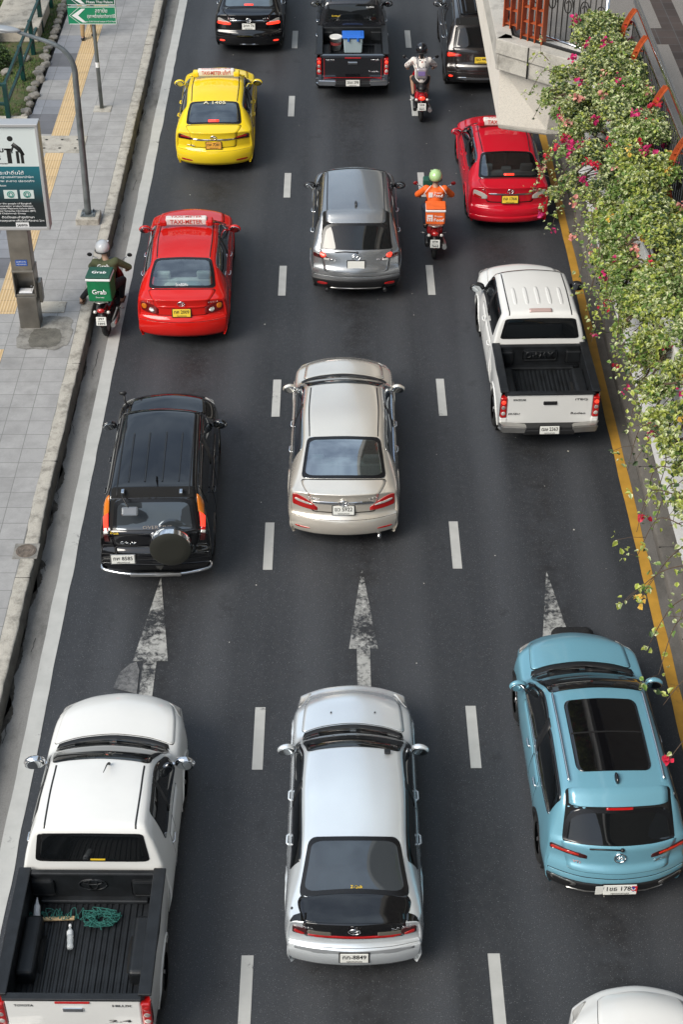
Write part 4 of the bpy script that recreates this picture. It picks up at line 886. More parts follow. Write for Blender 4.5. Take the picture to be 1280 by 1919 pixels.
r2 = root('railing', 'dark ornamental balustrade with steel handrail across the footbridge landing', 'railing', (0, 0, 0)); A, Bp = Vector((2.95, 23.72+.0, 0)), Vector((4.03, 22.75, 0)); A = Vector((3.10, 24.40, 0)); Bp = Vector((4.10, 23.50, 0))
A = Vector((2.98, 24.42, 0)); Bp = Vector((4.03, 23.47, 0)); d = (Bp-A).normalized()
# handrail runs back up the walkway on the landing's inner side
Q = [A+Vector((.05, 0, 0)), Vector((4.05, 23.45, 0))]
bm = B(); tube(bm, [Q[0]+Vector((0, 0, 8.0)), Q[1]+Vector((0, 0, 8.0))], .035, 10); tube(bm, [Q[1]+Vector((0, 0, 8.0)), Q[1]+Vector((0, 0, 6.9))], .03, 10); link('handrail', bm, CHR, r2); bm = B(); tube(bm, [Q[0]+Vector((0, 0, 7.08)), Q[1]+Vector((0, 0, 7.08))], .022, 8); link('bottom_rail', bm, CHR, r2)
bm = B(); L_ = (Q[1]-Q[0]).length
for k in range(int(L_/.10)+1):
    p = Q[0]+(Q[1]-Q[0])*(k*.10/L_); tube(bm, [p+Vector((0, 0, 7.08)), p+Vector((0, 0, 7.97))], .010, 4)
    if k % 3 == 1: tube(bm, [p+d*(.09*math.cos(t)*(1-t/16))+Vector((0, 0, 7.66+.16*math.sin(t)*(1-t/16))) for t in np.linspace(0, 9, 18)], .010, 4)
link('scroll_bars', bm, IRON, r2)
for x, y, lab in ((2.79, 24.78, 'narrower orange steel lattice screen at the corner of the footbridge landing'), (3.07, 24.22, 'wider orange steel lattice screen beside the dark balustrade')):
    sc_ = root('steel_screen', lab, 'screen', (x, y, 7.0), -40); n_ = 2 if x < 2.9 else 3; w_ = .13*n_
    for k in range(n_+1): bm = B(); box(bm, (-w_/2+k*w_/n_, 0, .85), (.016, .13, 1.7), .002); link('upright', bm, OR_, sc_)
    for k in range(8): bm = B(); box(bm, (0, .02, .05+k*.23), (w_, .09, .012)); link('shelf', bm, OR_, sc_)
# elevated rail line above the right-hand side
vd = root('viaduct', 'concrete railway viaduct running above the right-hand side of the road', 'viaduct', (0, 0, 0)); bm = B(); box(bm, (9.0, 40, 22.5), (11.0, 220, 2.0), .3); link('girder', bm, COPING, vd)
bm = B(); [box(bm, (x, 40, 24.2), (.3, 220, 1.5), .05) for x in (3.7, 14.3)]; link('parapet', bm, COPING, vd)
for y in (-50, -15, 75, 110): bm = B(); cone(bm, (9.0, y, 0), (9.0, y, 21.6), 1.0, 1.0, 24); link('pier', bm, COPING, vd)

# ------------------------------------------------ planting
def leaf_mat(name, a, edge, amt):
    g = NT(name); uv = g.n('ShaderNodeUVMap').outputs[0]; s_ = g.n('ShaderNodeSeparateXYZ', {0: uv}).outputs[0]
    d = g.n('ShaderNodeMath', {0: s_, 1: .5}, operation='SUBTRACT').outputs[0]; d = g.n('ShaderNodeMath', {0: d}, operation='ABSOLUTE').outputs[0]
    rn_ = g.n('ShaderNodeNewGeometry').outputs['Random Per Island']
    c = g.mix(g.ramp(rn_, (0., .0), (1., 1.)), tuple(x*.65 for x in a), tuple(min(1, x*1.35) for x in a))
    c = g.mix(g.n('ShaderNodeMath', {0: g.ramp(d, (.20, 0.), (.34, 1.)), 1: g.ramp(rn_, (.1, amt*.3), (.7, amt))}, operation='MULTIPLY').outputs[0], c, edge)
    g.b.inputs['Subsurface Weight'].default_value = 0; t = g.t
    tl = g.n('ShaderNodeBsdfTranslucent', {'Color': c}); mxs = g.n('ShaderNodeMixShader', {0: .28}); g.done(c, .5); t.links.new(g.b.outputs[0], mxs.inputs[1]); t.links.new(tl.outputs[0], mxs.inputs[2]); t.links.new(mxs.outputs[0], t.nodes['Material Output'].inputs[0]); return g.m
LF = [leaf_mat('leaf_green', (.13, .24, .045), (.50, .55, .24), .5), leaf_mat('leaf_variegated', (.32, .39, .15), (.78, .78, .50), 1.), leaf_mat('leaf_yellow_green', (.36, .43, .07), (.68, .67, .27), .7), leaf_mat('leaf_dark', (.05, .09, .032), (.2, .25, .12), .3)]
FL = [leaf_mat('flower_magenta', (.62, .02, .16), (.75, .10, .25), .5), leaf_mat('flower_crimson', (.58, .015, .05), (.70, .05, .10), .5), leaf_mat('flower_pink', (.75, .30, .26), (.8, .5, .4), .6), leaf_mat('flower_yellow', (.85, .48, .08), (.85, .6, .2), .6)]
STEM = mat('brown_stem', (.09, .06, .04), .9)
def leaves(name, C, size, mats, mi, parent, seed, droop=.3, aspect=.74, upb=.55):
    """one mesh of small folded leaves at points C (n,3)"""
    rs = np.random.RandomState(seed); n = len(C); nrm = rs.randn(n, 3)*.75; nrm[:, 2] = abs(nrm[:, 2])+upb; nrm /= np.linalg.norm(nrm, axis=1)[:, None]
    a = rs.randn(n, 3); a[:, 2] -= droop; a -= nrm*(a*nrm).sum(1)[:, None]; a /= np.linalg.norm(a, axis=1)[:, None]; b = np.cross(nrm, a); s_ = (size*(.6+.8*rs.rand(n)))[:, None]
    f = .12+.2*rs.rand(n)[:, None]
    base, tip = C, C+a*s_-nrm*s_*.12
    l1, l2, r1, r2_ = C+a*s_*.30-b*s_*aspect*.5+nrm*s_*f, C+a*s_*.66-b*s_*aspect*.38+nrm*s_*f*.7, C+a*s_*.30+b*s_*aspect*.5+nrm*s_*f, C+a*s_*.66+b*s_*aspect*.38+nrm*s_*f*.7
    V = np.stack([base, tip, l1, l2, r1, r2_], 1).reshape(-1, 3); k = np.arange(n)*6
    F = np.stack([np.stack([k, k+1, k+3, k+2], 1), np.stack([k, k+4, k+5, k+1], 1)], 1).reshape(-1, 4)
    me = bpy.data.meshes.new(name); me.from_pydata(V.tolist(), [], F.tolist()); uv = me.uv_layers.new(name='UVMap')
    one = np.array([[.5, 0], [.5, 1], [0, .66], [0, .3], [.5, 0], [1, .3], [1, .66], [.5, 1]], float); uv.data.foreach_set('uv', np.tile(one, (n, 1)).ravel())
    o = link(name, me, mats=mats, parent=parent); me.polygons.foreach_set('material_index', np.repeat(mi, 2).tolist()); return o
def ell_pts(rs, c, r, n, inner=.55):
    p = rs.randn(n, 3); p /= np.linalg.norm(p, axis=1)[:, None]; p[:, 2] = np.where(p[:, 2] < -.35, -p[:, 2]*.6, p[:, 2]); k = inner+(1-inner)*rs.rand(n)**.5; return np.array(c)+p*np.array(r)*k[:, None]
def bush(label, lobes, sprigs, seed, w4, flowers, dens=900, size=.062, fw=(5, 3, 2, 0), name='bougainvillea'):
    rt = root(name, label, 'flowering bush', (0, 0, 0)); rs = np.random.RandomState(seed); pts, fl = [], []; sb = B()
    for (x, y, z, rx, ry, rz_) in lobes:
        nsub = 6; area = rx*ry+ry*rz_+rx*rz_
        for k in range(nsub):
            d = rs.randn(3); d /= np.linalg.norm(d); d[2] = abs(d[2])*.9; c = np.array([x, y, z])+d*np.array([rx, ry, rz_])*.62; q = rs.uniform(.30, .52)
            pts.append(ell_pts(rs, c, np.array([rx, ry, rz_])*q, int(dens*area*q*q*1.9), .45))
        tube(sb, bez([(4.05, y, 6.5), ((4.05+x)/2, y+rs.uniform(-.1, .1), max(6.9, z-.3)), (x, y, z+rz_*.3)], 4), [.014]*9, 5)
        for k in range(3): e = np.array([x, y, z])+rs.randn(3)*np.array([rx, ry, rz_])*.5; tube(sb, bez([(4.0, y, 6.7), tuple((e+np.array([4.0, y, 6.9]))/2), tuple(e)], 3), .006, 4)
        nf = rs.poisson(flowers*area)
        for k in range(nf):
            p = ell_pts(rs, (x, y, z), (rx, ry, rz_), 1, .98)[0]; fl.append(p+rs.randn(rs.randint(4, 20), 3)*.032)
    for (x0, y0, z0, x1, y1, z1, nl) in sprigs:
        a, b = np.array([x0, y0, z0]), np.array([x1, y1, z1]); m_ = (a+b)/2+np.array([rs.uniform(-.05, .05), rs.uniform(-.15, .15), .16]); P = np.array([tuple(v) for v in bez([tuple(a), tuple(m_), tuple(b)], 8)]); tube(sb, [tuple(v) for v in P], [.007-.004*i/(len(P)-1) for i in range(len(P))], 5)
        ii = (rs.rand(nl)**.7*(len(P)-1)).astype(int); pts.append(P[ii]+rs.randn(nl, 3)*np.array([.05, .05, .035]))
        for k in range(rs.randint(1, 4)):
            q = P[rs.randint(4, len(P))]; e = q+rs.randn(3)*np.array([.12, .14, .06]); tube(sb, [tuple(q), tuple((q+e)/2+np.array([0, 0, .02])), tuple(e)], .003, 4); pts.append(e+rs.randn(5, 3)*.03)
        if rs.rand() < .35*min(1, flowers/2+.4): fl.append(P[-1]+rs.randn(rs.randint(4, 12), 3)*.025)
    C = np.concatenate(pts); nn = np.array([np.sin(C[:, 0]*7+seed)+np.sin(C[:, 1]*5.1)+np.sin(C[:, 2]*9)]).ravel()*.16; r_ = rs.rand(len(C))+nn; cum = np.cumsum(w4)/sum(w4); mi = np.searchsorted(cum[:-1], np.clip(r_, 0, .999))
    leaves('foliage', C, size, LF, mi, rt, seed+1)
    if fl:
        F_ = []; Mi = []
        for f in fl: k = rs.choice(4, p=np.array(fw)/sum(fw)); F_.append(f); Mi += [k]*len(f)
        leaves('blossoms', np.concatenate(F_), .052, FL, np.array(Mi), rt, seed+2, aspect=.95, upb=.3)
    link('stems', sb, STEM, rt); return rt
rs = np.random.RandomState(11)
lob = []
for k in range(12): y = 23.25-k*.34+rs.uniform(-.12, .12); lob.append((rs.uniform(3.84, 4.04), y, 7.48+rs.uniform(-.1, .12), .48, .38, .40)); lob.append((rs.uniform(3.34, 3.6), y-.2+rs.uniform(-.2, .2), 7.0+rs.uniform(-.25, .1), .32, .30, .32))
lob.append((3.92, 23.3, 7.45, .34, .35, .35)); lob += [(3.22, 22.5, 6.75, .22, .24, .22), (3.25, 21.9, 6.7, .24, .26, .24), (3.32, 20.9, 6.6, .24, .30, .26), (3.30, 20.2, 6.5, .22, .30, .28), (3.40, 19.7, 6.5, .22, .26, .26), (3.02, 20.25, 6.35, .12, .16, .12)]
spr = [(3.3, 22.9, 7.0, 2.93, 23.1, 6.6, 22), (3.3, 22.4, 7.0, 2.96, 22.6, 6.45, 24), (3.2, 23.2, 7.1, 3.0, 23.6, 6.9, 20), (3.3, 21.6, 6.9, 3.08, 21.7, 6.25, 26), (3.3, 21.0, 6.9, 2.95, 21.0, 6.4, 20), (3.2, 20.6, 6.8, 2.72, 20.4, 6.3, 50), (3.2, 20.3, 6.8, 2.80, 20.0, 6.2, 46), (3.2, 20.0, 6.8, 2.95, 19.7, 6.1, 40)]
bush('large grey-green bougainvillea with crimson blossoms by the footbridge landing', lob, spr, 21, (2, 6, 2, 1.5), 7., 1900, .048)
lob = []
lob += [(3.40, 18.9, 6.55, .20, .26, .26), (3.42, 18.1, 6.5, .2, .24, .26), (3.45, 17.2, 6.5, .18, .24, .24)]
for k in range(10): y = 19.1-k*.36; lob.append((rs.uniform(3.75, 3.95), y, 7.40+rs.uniform(-.1, .1), .46, .36, .38)); lob.append((rs.uniform(3.38, 3.66), y-.15+rs.uniform(-.15, .15), 6.85+rs.uniform(-.35, .15), .24, .27, .28)); lob.append((rs.uniform(3.40, 3.6), y+rs.uniform(-.15, .15), 6.4+rs.uniform(-.2, .2), .13, .16, .16))
spr = [(3.3, y, 6.9, rs.uniform(3.05, 3.35), y+rs.uniform(-.2, .2), rs.uniform(6.1, 6.5), rs.randint(14, 34)) for y in np.linspace(19.3, 15.6, 14)]
bush('bright green bougainvillea with pink and yellow blossoms in the middle of the planter', lob, spr, 31, (3, 4, 6, .8), 5., 1650, .051, (4, 2, 3, 2))
lob = []
for k in range(13): y = 15.6-k*.36; lob.append((rs.uniform(3.78, 3.95), y, 7.35+rs.uniform(-.1, .1), .42, .34, .34)); lob.append((rs.uniform(3.48, 3.72), y-.15+rs.uniform(-.15, .15), 6.85+rs.uniform(-.3, .1), .20, .23, .24)); lob.append((rs.uniform(3.5, 3.65), y+rs.uniform(-.15, .15), 6.3+rs.uniform(-.2, .2), .11, .14, .14))
spr = [(3.4, y, 6.9, rs.uniform(3.15, 3.4), y+rs.uniform(-.2, .2), rs.uniform(6.1, 6.6), rs.randint(12, 26)) for y in np.linspace(15.6, 12.6, 12)]+[(3.35, y, 6.9, x, y+rs.uniform(-.15, .15), z, n_) for y, x, z, n_ in ((12.7, 3.02, 6.5, 16), (12.2, 3.0, 6.4, 18), (11.9, 2.95, 6.3, 16), (11.6, 2.80, 6.3, 18), (11.2, 2.95, 6.3, 14), (10.9, 3.0, 6.2, 12), (10.1, 2.92, 6.4, 6), (9.4, 2.84, 6.4, 7), (8.8, 2.86, 6.4, 6))]
bush('pale variegated bougainvillea trailing long sprigs over the yellow line', lob, spr, 41, (1.5, 6, 6, .6), 1.8, 1200, .055, (5, 2, 1, 1))
# shrub and overhanging tree at the top left
rt = root('shrub', 'small dark green shrub at the left edge behind the green fence', 'shrub', (0, 0, 0)); rs = np.random.RandomState(5); leaves('foliage', ell_pts(rs, (-8.75, 39.4, .55), (.38, .42, .40), 2200, .5), .05, LF, rs.choice([0, 3, 3, 3], 2200), rt, 8); bm = B(); [tube(bm, [(-8.75, 39.4, .3), (-8.75+.2*math.cos(k), 39.4+.2*math.sin(k), .7)], .012, 5) for k in range(5)]; link('stems', bm, STEM, rt)
rt = root('tree', 'tree trunk with red-brown leaves at the very top left corner', 'tree', (0, 0, 0)); bm = B(); tube(bm, bez([(-9.05, 40.8, .3), (-9.1, 40.9, 1.5), (-9.3, 41.2, 3.0), (-9.6, 41.6, 4.2)], 5), [.13-.004*i for i in range(16)], 12); tube(bm, bez([(-9.1, 40.9, 1.4), (-8.7, 41.6, 2.2), (-8.2, 42.1, 2.8)], 4), [.06-.004*i for i in range(9)], 8); link('trunk', bm, mat('dark_bark', (.035, .026, .02), .95, bump=(12, 1.)), rt)
C = np.concatenate([ell_pts(rs, c, r_, n_, .2) for c, r_, n_ in (((-9.7, 41.8, 4.6), (1.1, 1.1, .9), 5000), ((-8.45, 42.4, 2.75), (.5, .4, .3), 900), ((-8.0, 42.9, 2.6), (.4, .35, .2), 450))]); leaves('crown', C, .10, LF+[FL[1]], rs.choice([0, 3, 3, 4], len(C)), rt, 9)
# scattered fallen bits on the asphalt
bm = B(); rn = random.Random(12)
for k in range(70):
    x, y = rn.choice([rn.uniform(-4.2, 4.8), rn.gauss(3.4, .35)]), rn.uniform(12, 44); s_ = rn.uniform(.006, .02); a = rn.uniform(0, 3); v = [bm.verts.new((x+s_*math.cos(a+q), y+s_*math.sin(a+q)*1.2, .012+.002*(i % 2))) for i, q in enumerate((0, 1.4, 3.1, 4.6))]; bm.faces.new(v)
struct(link('litter', bm, mat('pale_litter', (.5, .48, .42), .8)), 'stuff')

# ------------------------------------------------ the vehicles
def sedan_common(p):
    d = dict(kind='sedan', L=4.6, W=1.76, roof=1.46, deck=1.06, cowlz=1.0, hoodz=.80, ax=(-1.25, 1.40), belt=.92)
    d.update(p); return car(d)
def roof_sign(rt, y, z, w_, s, m, ink, body_m, label2=None, red=False):
    bm = B(); box(bm, (0, y, z+.10), (w_, .16, .15), .03); o = link('roof_sign', bm, SIGNW, rt)
    for s_ in (-1, 1): 
        bm = B(); box(bm, (s_*(w_/2+.05), y, z+.07), (.14, .20, .12), .03); cone(bm, (s_*(w_/2+.10), y, z+.03), (s_*(w_/2+.24), y, z+.0), .02, .015, 8); link('sign_bracket', bm, body_m, o)
    lettering(s, .13, ink, o, (0, y-.083, z+.105), (1, 0, 0), (0, 0, 1), .012, width=w_*.78)
    if s == 'TAXI-METER':
        lettering(s, .10, ink, o, (0, y, z+.177), (1, 0, 0), (0, 1, 0), .012, width=w_*.76)
    else: lettering(s, .07, ink, o, (0, y, z+.177), (1, 0, 0), (0, 1, 0), .008, width=w_*.80)
    return o
def third_brake(S, rt, y, w_=.2, m=LIT):
    return top_patch(S, rt, 'brake_light', -w_/2, w_/2, y, y+.05, m, off=.012, n=3, k=4)

# yellow taxi
rt, S = sedan_common(dict(name='taxi', cat='taxi', label='yellow taxi with orange licence plate and a white roof sign', paint=P_YEL, at=(-2.84, 36.05), rz=.9, L=4.62, W=1.80,
    roof=1.45, deck=1.04, y=dict(wb=-1.90, wt=-1.18, rf=.22, cowl=1.12), rwy=(-1.88, -1.22), rwin=(.70, .62), swy=(-1.35, .95), bp=-.22, clear='smoke', handle=P_YEL, lidz=.70, ledge=.62, rb=.34, nb=-.42, seat=DSEAT, shelf=DSEAT, heads=()))
lights(S, rt, (.46, .86, .90), ('t', 2.05, .86, 1.0), DKL); lights(S, rt, (.52, .90, .92), ('t', 2.6, .92, .955), REDL, off=.02, rr=.3, name='light_bar')
rear_strip(S, rt, 'chrome_strip', -.48, .48, .865, .885, CHR, .016)
for x in (-.62, .62): rear_strip(S, rt, 'reflector', x-.13, x+.13, .38, .42, REDL, .02, .4)
p_, n_ = rear_pt(S, 0, .75, .02); plate(rt, p_, 12, 'ทพ 7281', m=PLO)
p_, n_ = rear_pt(S, 0, .93, .006); emblem(rt, p_, n_, 'ovals', .07)
badge(S, rt, 'HYBRID', -.52, .72, .05, width=.2); roof_sign(rt, .02, 1.46, .86, 'TAXI-METER แท็กซี่', None, RINK, P_YEL)
top_letters(S, rt, 'A 1405', .02, -1.30, .15, CREAML, .52, .02); third_brake(S, rt, -1.83, .24)

# red taxi, left lane
rt, S = sedan_common(dict(name='taxi', cat='taxi', label='bright red taxi with a TAXI-METER roof sign and two round cushions on its rear shelf', paint=P_RED, at=(-3.0, 28.58), rz=.8, L=4.54, W=1.76,
    roof=1.46, deck=1.06, y=dict(wb=-1.86, wt=-1.08, rf=.32, cowl=1.20), rwy=(-1.84, -1.10), rwin=(.73, .63), swy=(-1.30, 1.02), bp=-.18, clear='clear', handle=CHR, rb=.24, heads=(-.40, .40), ledge=.66))
lights(S, rt, (.44, .74, .90), ('t', 2.2, .82, 1.02), DRL, rr=.25); lights(S, rt, (.52, .79, .87), (.62, .80, .89), CLL, rr=.5, off=.022, name='reversing_lamp', n=5, k=5); lights(S, rt, (.66, .84, .95), (.76, .86, .96), ORL, rr=.45, off=.022, name='indicator', n=5, k=5)
p_, n_ = rear_pt(S, 0, .80, .02); plate(rt, p_, 14, 'ทศ 2009', m=PLY); p_, n_ = rear_pt(S, 0, .99, .006); emblem(rt, p_, n_, 'ovals', .07)
rear_strip(S, rt, 'lid_strip', -.46, .46, .90, .925, P_RED, .02)
badge(S, rt, '1.6', -.62, .99, .05); badge(S, rt, 'COROLLA', .60, .99, .045, width=.2)
roof_sign(rt, .10, 1.46, .82, 'TAXI-METER', None, RINK, P_RED); top_letters(S, rt, 'โชคดีมีชัย', 0, -1.78, .075, WINK, .24)
for x, c_ in ((-.20, 'white_cushion'), (.20, 'pale_blue_cushion')):
    bm = B(); ball(bm, (x, -1.60, 1.06), (.165, .14, .05), 8); tag(link('cushion', bm, mat(c_, (.74, .72, .66) if x < 0 else (.38, .50, .52), .9, bump=(30, .4))), 'round cream cushion on the rear shelf of the red TAXI-METER taxi' if x < 0 else 'round pale blue cushion on the rear shelf of the red TAXI-METER taxi', 'cushion').matrix_world = rt.matrix_basis.copy()
# red taxi, right lane
rt, S = sedan_common(dict(name='taxi', cat='taxi', label='crimson taxi half under the footbridge, waiting in the right lane', paint=P_CRIM, at=(3.66, 33.23), rz=1.2, L=4.54, W=1.76,
    roof=1.46, deck=1.06, y=dict(wb=-1.84, wt=-1.06, rf=.34, cowl=1.20), rwy=(-1.82, -1.08), rwin=(.74, .64), swy=(-1.30, 1.02), bp=-.18, clear='smoke', handle=P_CRIM, rb=.26, heads=(-.45, 0, .45), ledge=.60))
lights(S, rt, (.48, .78, .88), ('t', 2.25, .84, 1.0), CLL, rr=.25); lights(S, rt, (.60, .80, .84), ('t', 2.4, .83, .90), REDL, off=.016, name='light_bar')
rear_strip(S, rt, 'chrome_strip', -.46, .46, .90, .925, CHR, .018); p_, n_ = rear_pt(S, 0, .80, .02); plate(rt, p_, 14, 'ทล 1366', m=PLY); p_, n_ = rear_pt(S, 0, .99, .006); emblem(rt, p_, n_, 'ovals', .07)
badge(S, rt, '1.6', -.58, .99, .05); badge(S, rt, 'COROLLA', .52, .99, .045, width=.24)
q = [(S.uz(.30), 1.7), (S.uz(.30), 8.3), (S.uz(.44), 8.2), (S.uz(.44), 1.8)]; patch('bumper_skirt', S, q, P_CRIM, rt, n=5, k=24, off=.035, skirt=.03); third_brake(S, rt, -1.77, .22)
roof_sign(rt, .10, 1.46, .80, 'TAXI-METER', None, RINK, P_CRIM)

# champagne sedan
rt, S = sedan_common(dict(name='sedan_car', cat='car', label='champagne beige sedan in the middle lane with red rear lamps joined by a chrome strip', paint=P_BEIGE, at=(.11, 22.61), rz=-.3, L=4.83, W=1.83,
    roof=1.48, deck=1.08, y=dict(wb=-1.99, wt=-1.14, rf=.34, cowl=1.28), rwy=(-1.97, -1.17), rwin=(.75, .66), swy=(-1.38, 1.08), bp=-.18, clear='film', handle=CHR, rb=.26, sw_trim=True, ledge=.62, heads=(-.45, 0, .45), wr=.69, seat=SEATM))
lights(S, rt, (.42, .75, .82), ('t', 2.05, .82, 1.06), REDL, rr=.15); lights(S, rt, (.50, .85, .875), (.78, .915, .955), CLL, rr=.3, off=.022, name='reversing_lamp', n=5, k=6)
rear_strip(S, rt, 'chrome_strip', -.50, .50, .895, .935, CHR, .02); p_, n_ = rear_pt(S, 0, .79, .02); plate(rt, p_, 14, 'ฆว 5922'); p_, n_ = rear_pt(S, 0, .93, .02); emblem(rt, p_, n_, 'ovals', .075)
badge(S, rt, 'CAMRY', -.48, .99, .045, width=.2); badge(S, rt, '2.0 G', .48, .99, .045, width=.14)
for x in (-.66, .66): rear_strip(S, rt, 'reflector', x-.12, x+.12, .43, .455, REDL, .022, .4)
bm = B(); cone(bm, (.58, -2.33, .23), (.58, -2.20, .25), .03, .03, 12); link('exhaust', bm, CHR, rt)

# silver sedan with black boot lid
rt, S = sedan_common(dict(name='sedan_car', cat='car', label='silver sedan with a shiny black boot lid, nearest car in the middle lane', paint=P_SILVER, at=(.20, 14.16), rz=-.2, L=4.56, W=1.70,
    roof=1.40, deck=1.0, belt=.88, y=dict(wb=-1.80, wt=-1.06, rf=.34, cowl=1.12), rwy=(-1.77, -1.10), rwin=(.80, .655), swy=(-1.40, 1.0), bp=-.20, cowlz=.96, hoodz=.76, rb=.16, nb=-.26, ledge=.60, wbb=-.06, wr=.72, lidm=P_BLACK, lidw=.90, lidz=.76, lidy=-1.775, ditch=False, rrw=.16, wr_=.31, ax=(-1.22, 1.36), hoodw=.80, handle=P_SILVER, glass=GLASSM))
lights(S, rt, (.56, .76, .87), ('t', 2.3, .78, .90), DKL, rr=.2, off=.012); lights(S, rt, (.60, .77, .80), ('t', 2.5, .80, .85), REDL, rr=.3, off=.018, name='lower_lens')
rear_strip(S, rt, 'centre_lens', -.56, .56, .765, .785, REDL, .016, .1); rear_strip(S, rt, 'lamp_panel', -.56, -.28, .80, .85, mat('smoked_grey_lens', (.13, .12, .10), .2, coat=1), .016, .1); rear_strip(S, rt, 'lamp_panel', .28, .56, .80, .85, MATS['smoked_grey_lens'], .016, .1)
p_, n_ = rear_pt(S, 0, .52, .02); plate(rt, p_, 4, 'กก-8849'); p_, n_ = rear_pt(S, 0, .90, .02); emblem(rt, p_, n_, 'ovals', .07)
badge(S, rt, 'CORONA', -.56, .90, .04, width=.14); badge(S, rt, '2.0 GLi', .56, .90, .055, width=.24); rear_strip(S, rt, 'bumper_trim', -.72, .72, .57, .60, mat('grey_rubber_trim', (.2, .21, .22), .5), .02, .2)
q = [(S.uy(-2.05), 2.0), (S.uy(-2.05), 2.75), (S.uy(-1.95), 2.85), (S.uy(-1.70), 2.3)]
for s_ in (-1, 1):
    f = (lambda t: t) if s_ < 0 else (lambda t: 10-t); q = [(6.25, f(2.0)), (6.25, f(3.0)), (7.2, f(3.0)), (6.9, f(2.5))]; q = q if s_ < 0 else [q[1], q[0], q[3], q[2]]
    patch('black_wing_trim', S, q, P_BLACK, rt, n=6, k=6, rr=.15, off=.008)
top_patch(S, rt, 'boot_spoiler', -.60, .60, -2.17, -2.02, P_BLACK, off=.009, skirt=.006, rr=.1, n=5, k=16)
top_letters(S, rt, 'Z-Quik', .03, -1.70, .05, YINK, .15, name='sticker'); bm = B(); box(bm, (.44, .27, 1.385), (.08, .08, .03), .01); link('roof_antenna', bm, BLK, rt)
bm = B(); [cone(bm, (x, 1.42, .93), (x, 1.43, .948), .012, .008, 8) for x in (-.3, .3)]; link('washer_nozzle', bm, BLK, rt); bm = B(); ball(bm, (-.74, -1.90, .96), (.03, .03, .012), 6); link('fuel_lock', bm, BLK, rt)

# black sedan at the top
rt, S = sedan_common(dict(name='sedan_car', cat='car', label='black sedan at the top left with lit tail lamps', paint=P_BLACK, at=(-2.31, 43.25), rz=0, L=4.85, W=1.83,
    roof=1.48, deck=1.08, y=dict(wb=-1.99, wt=-1.14, rf=.34, cowl=1.28), rwy=(-1.97, -1.17), rwin=(.75, .66), swy=(-1.38, 1.08), bp=-.18, handle=CHR, sw_trim=True, ledge=.62, glass=GLASSB))
lights(S, rt, (.46, .82, .86), ('t', 2.2, .90, 1.01), CLL, rr=.2); lights(S, rt, (.47, .81, .88), ('t', 2.2, .84, .91), LIT, rr=.25, off=.02, name='lower_lamp')
rear_strip(S, rt, 'chrome_strip', -.50, .50, .90, .94, CHR, .02); p_, n_ = rear_pt(S, 0, .79, .02); plate(rt, p_, 14, '2กท 76'); p_, n_ = rear_pt(S, 0, .95, .02); emblem(rt, p_, n_, 'ovals', .075)
for x in (-.70, .70): rear_strip(S, rt, 'reflector', x-.07, x+.07, .40, .44, LIT, .022, .4)
badge(S, rt, 'CAMRY', -.45, .985, .045, width=.2); badge(S, rt, '2.5 G', .45, .985, .045, width=.14); rear_strip(S, rt, 'exhaust_trim', -.25, .25, .33, .345, CHR, .02); third_brake(S, rt, -1.90, .24)

# black SUV with spare wheel
rt, S = car(dict(kind='suv', name='suv_car', cat='car', label='black SUV with a chrome-ringed spare wheel on its tailgate', paint=P_BLACK, at=(-2.90, 21.47), rz=1.3, L=4.44, W=1.79, roof=1.67, cowlz=1.10, hoodz=.92, belt=1.0,
    y=dict(wb=-2.02, wt=-1.80, rr=-1.66, rf=.38, cowl=1.16), rb=.10, nb=-.26, rwy=(-2.05, -1.83), rwin=(.72, .66), swy=(-1.62, .98), bp=-.22, ax=(-1.28, 1.32), wr=.70, wtz=1.56, wbz=1.10, nosez=.7, hoodw=.74, handle=P_BLACK, mz=1.12, glass=GLASSM))
for s_ in (-1, 1):
    f = (lambda t: t) if s_ < 0 else (lambda t: 10-t)
    for a, b, m_, nm in ((4.95, 5.4, CLL, 'reversing_lamp'), (5.4, 6.0, REDL, 'tail_light'), (6.0, 6.5, LIT, 'brake_lamp'), (6.5, 7.15, ORL, 'indicator'), (4.4, 4.95, DKL, 'reflector')):
        q = [(a, f(2.5)), (a, f(3.0)), (b, f(2.93)), (b, f(2.42))]; q = q if s_ < 0 else [q[1], q[0], q[3], q[2]]
        patch(nm, S, q, m_, rt, n=6, k=6, rr=.05, off=.012)

prof = [(-.10, .0), (-.105, .29), (-.085, .32), (0, .335), (.09, .325), (.11, .29)]
P_ = np.array([[(.26+q*math.cos(t), -2.26+a, .92+q*math.sin(t)) for t in np.linspace(0, 2*math.pi, 41)] for a, q in prof[2:]])
spw = grid_mesh('spare_wheel', P_, CHR, rt, flip=True)
P_ = np.array([[(.26+q*math.cos(t), -2.26+a, .92+q*math.sin(t)) for t in np.linspace(0, 2*math.pi, 41)] for a, q in ((-.098, .001), (-.102, .18), (-.098, .295), (-.084, .321))]); grid_mesh('spare_wheel_cover', P_, mat('dark_olive_vinyl', (.022, .022, .017), .5, bump=(40, .2)), spw, flip=True)
bm = B(); box(bm, (.26, -2.13, .92), (.16, .14, .16), .02); link('bracket', bm, BLK, spw)
p_, n_ = rear_pt(S, -.50, .60, .03); plate(rt, (p_.x, p_.y-.01, .64), 6, 'กพ 8585', 'เชียงใหม่', frame=mat('pewter_metal', (.45, .44, .42), .3, .9), w_=.36)
bm = B(); tube(bm, bez([(-.86, -2.10, .44), (-.80, -2.22, .43), (-.35, -2.33, .42), (.35, -2.33, .42), (.80, -2.22, .43), (.86, -2.10, .44)], 5), .026, 8); bb = link('bumper_bar', bm, CHR, rt)
bm = B(); box(bm, (0, -2.34, .415), (.80, .05, .055), .012); link('bar_plate', bm, STEEL, bb)
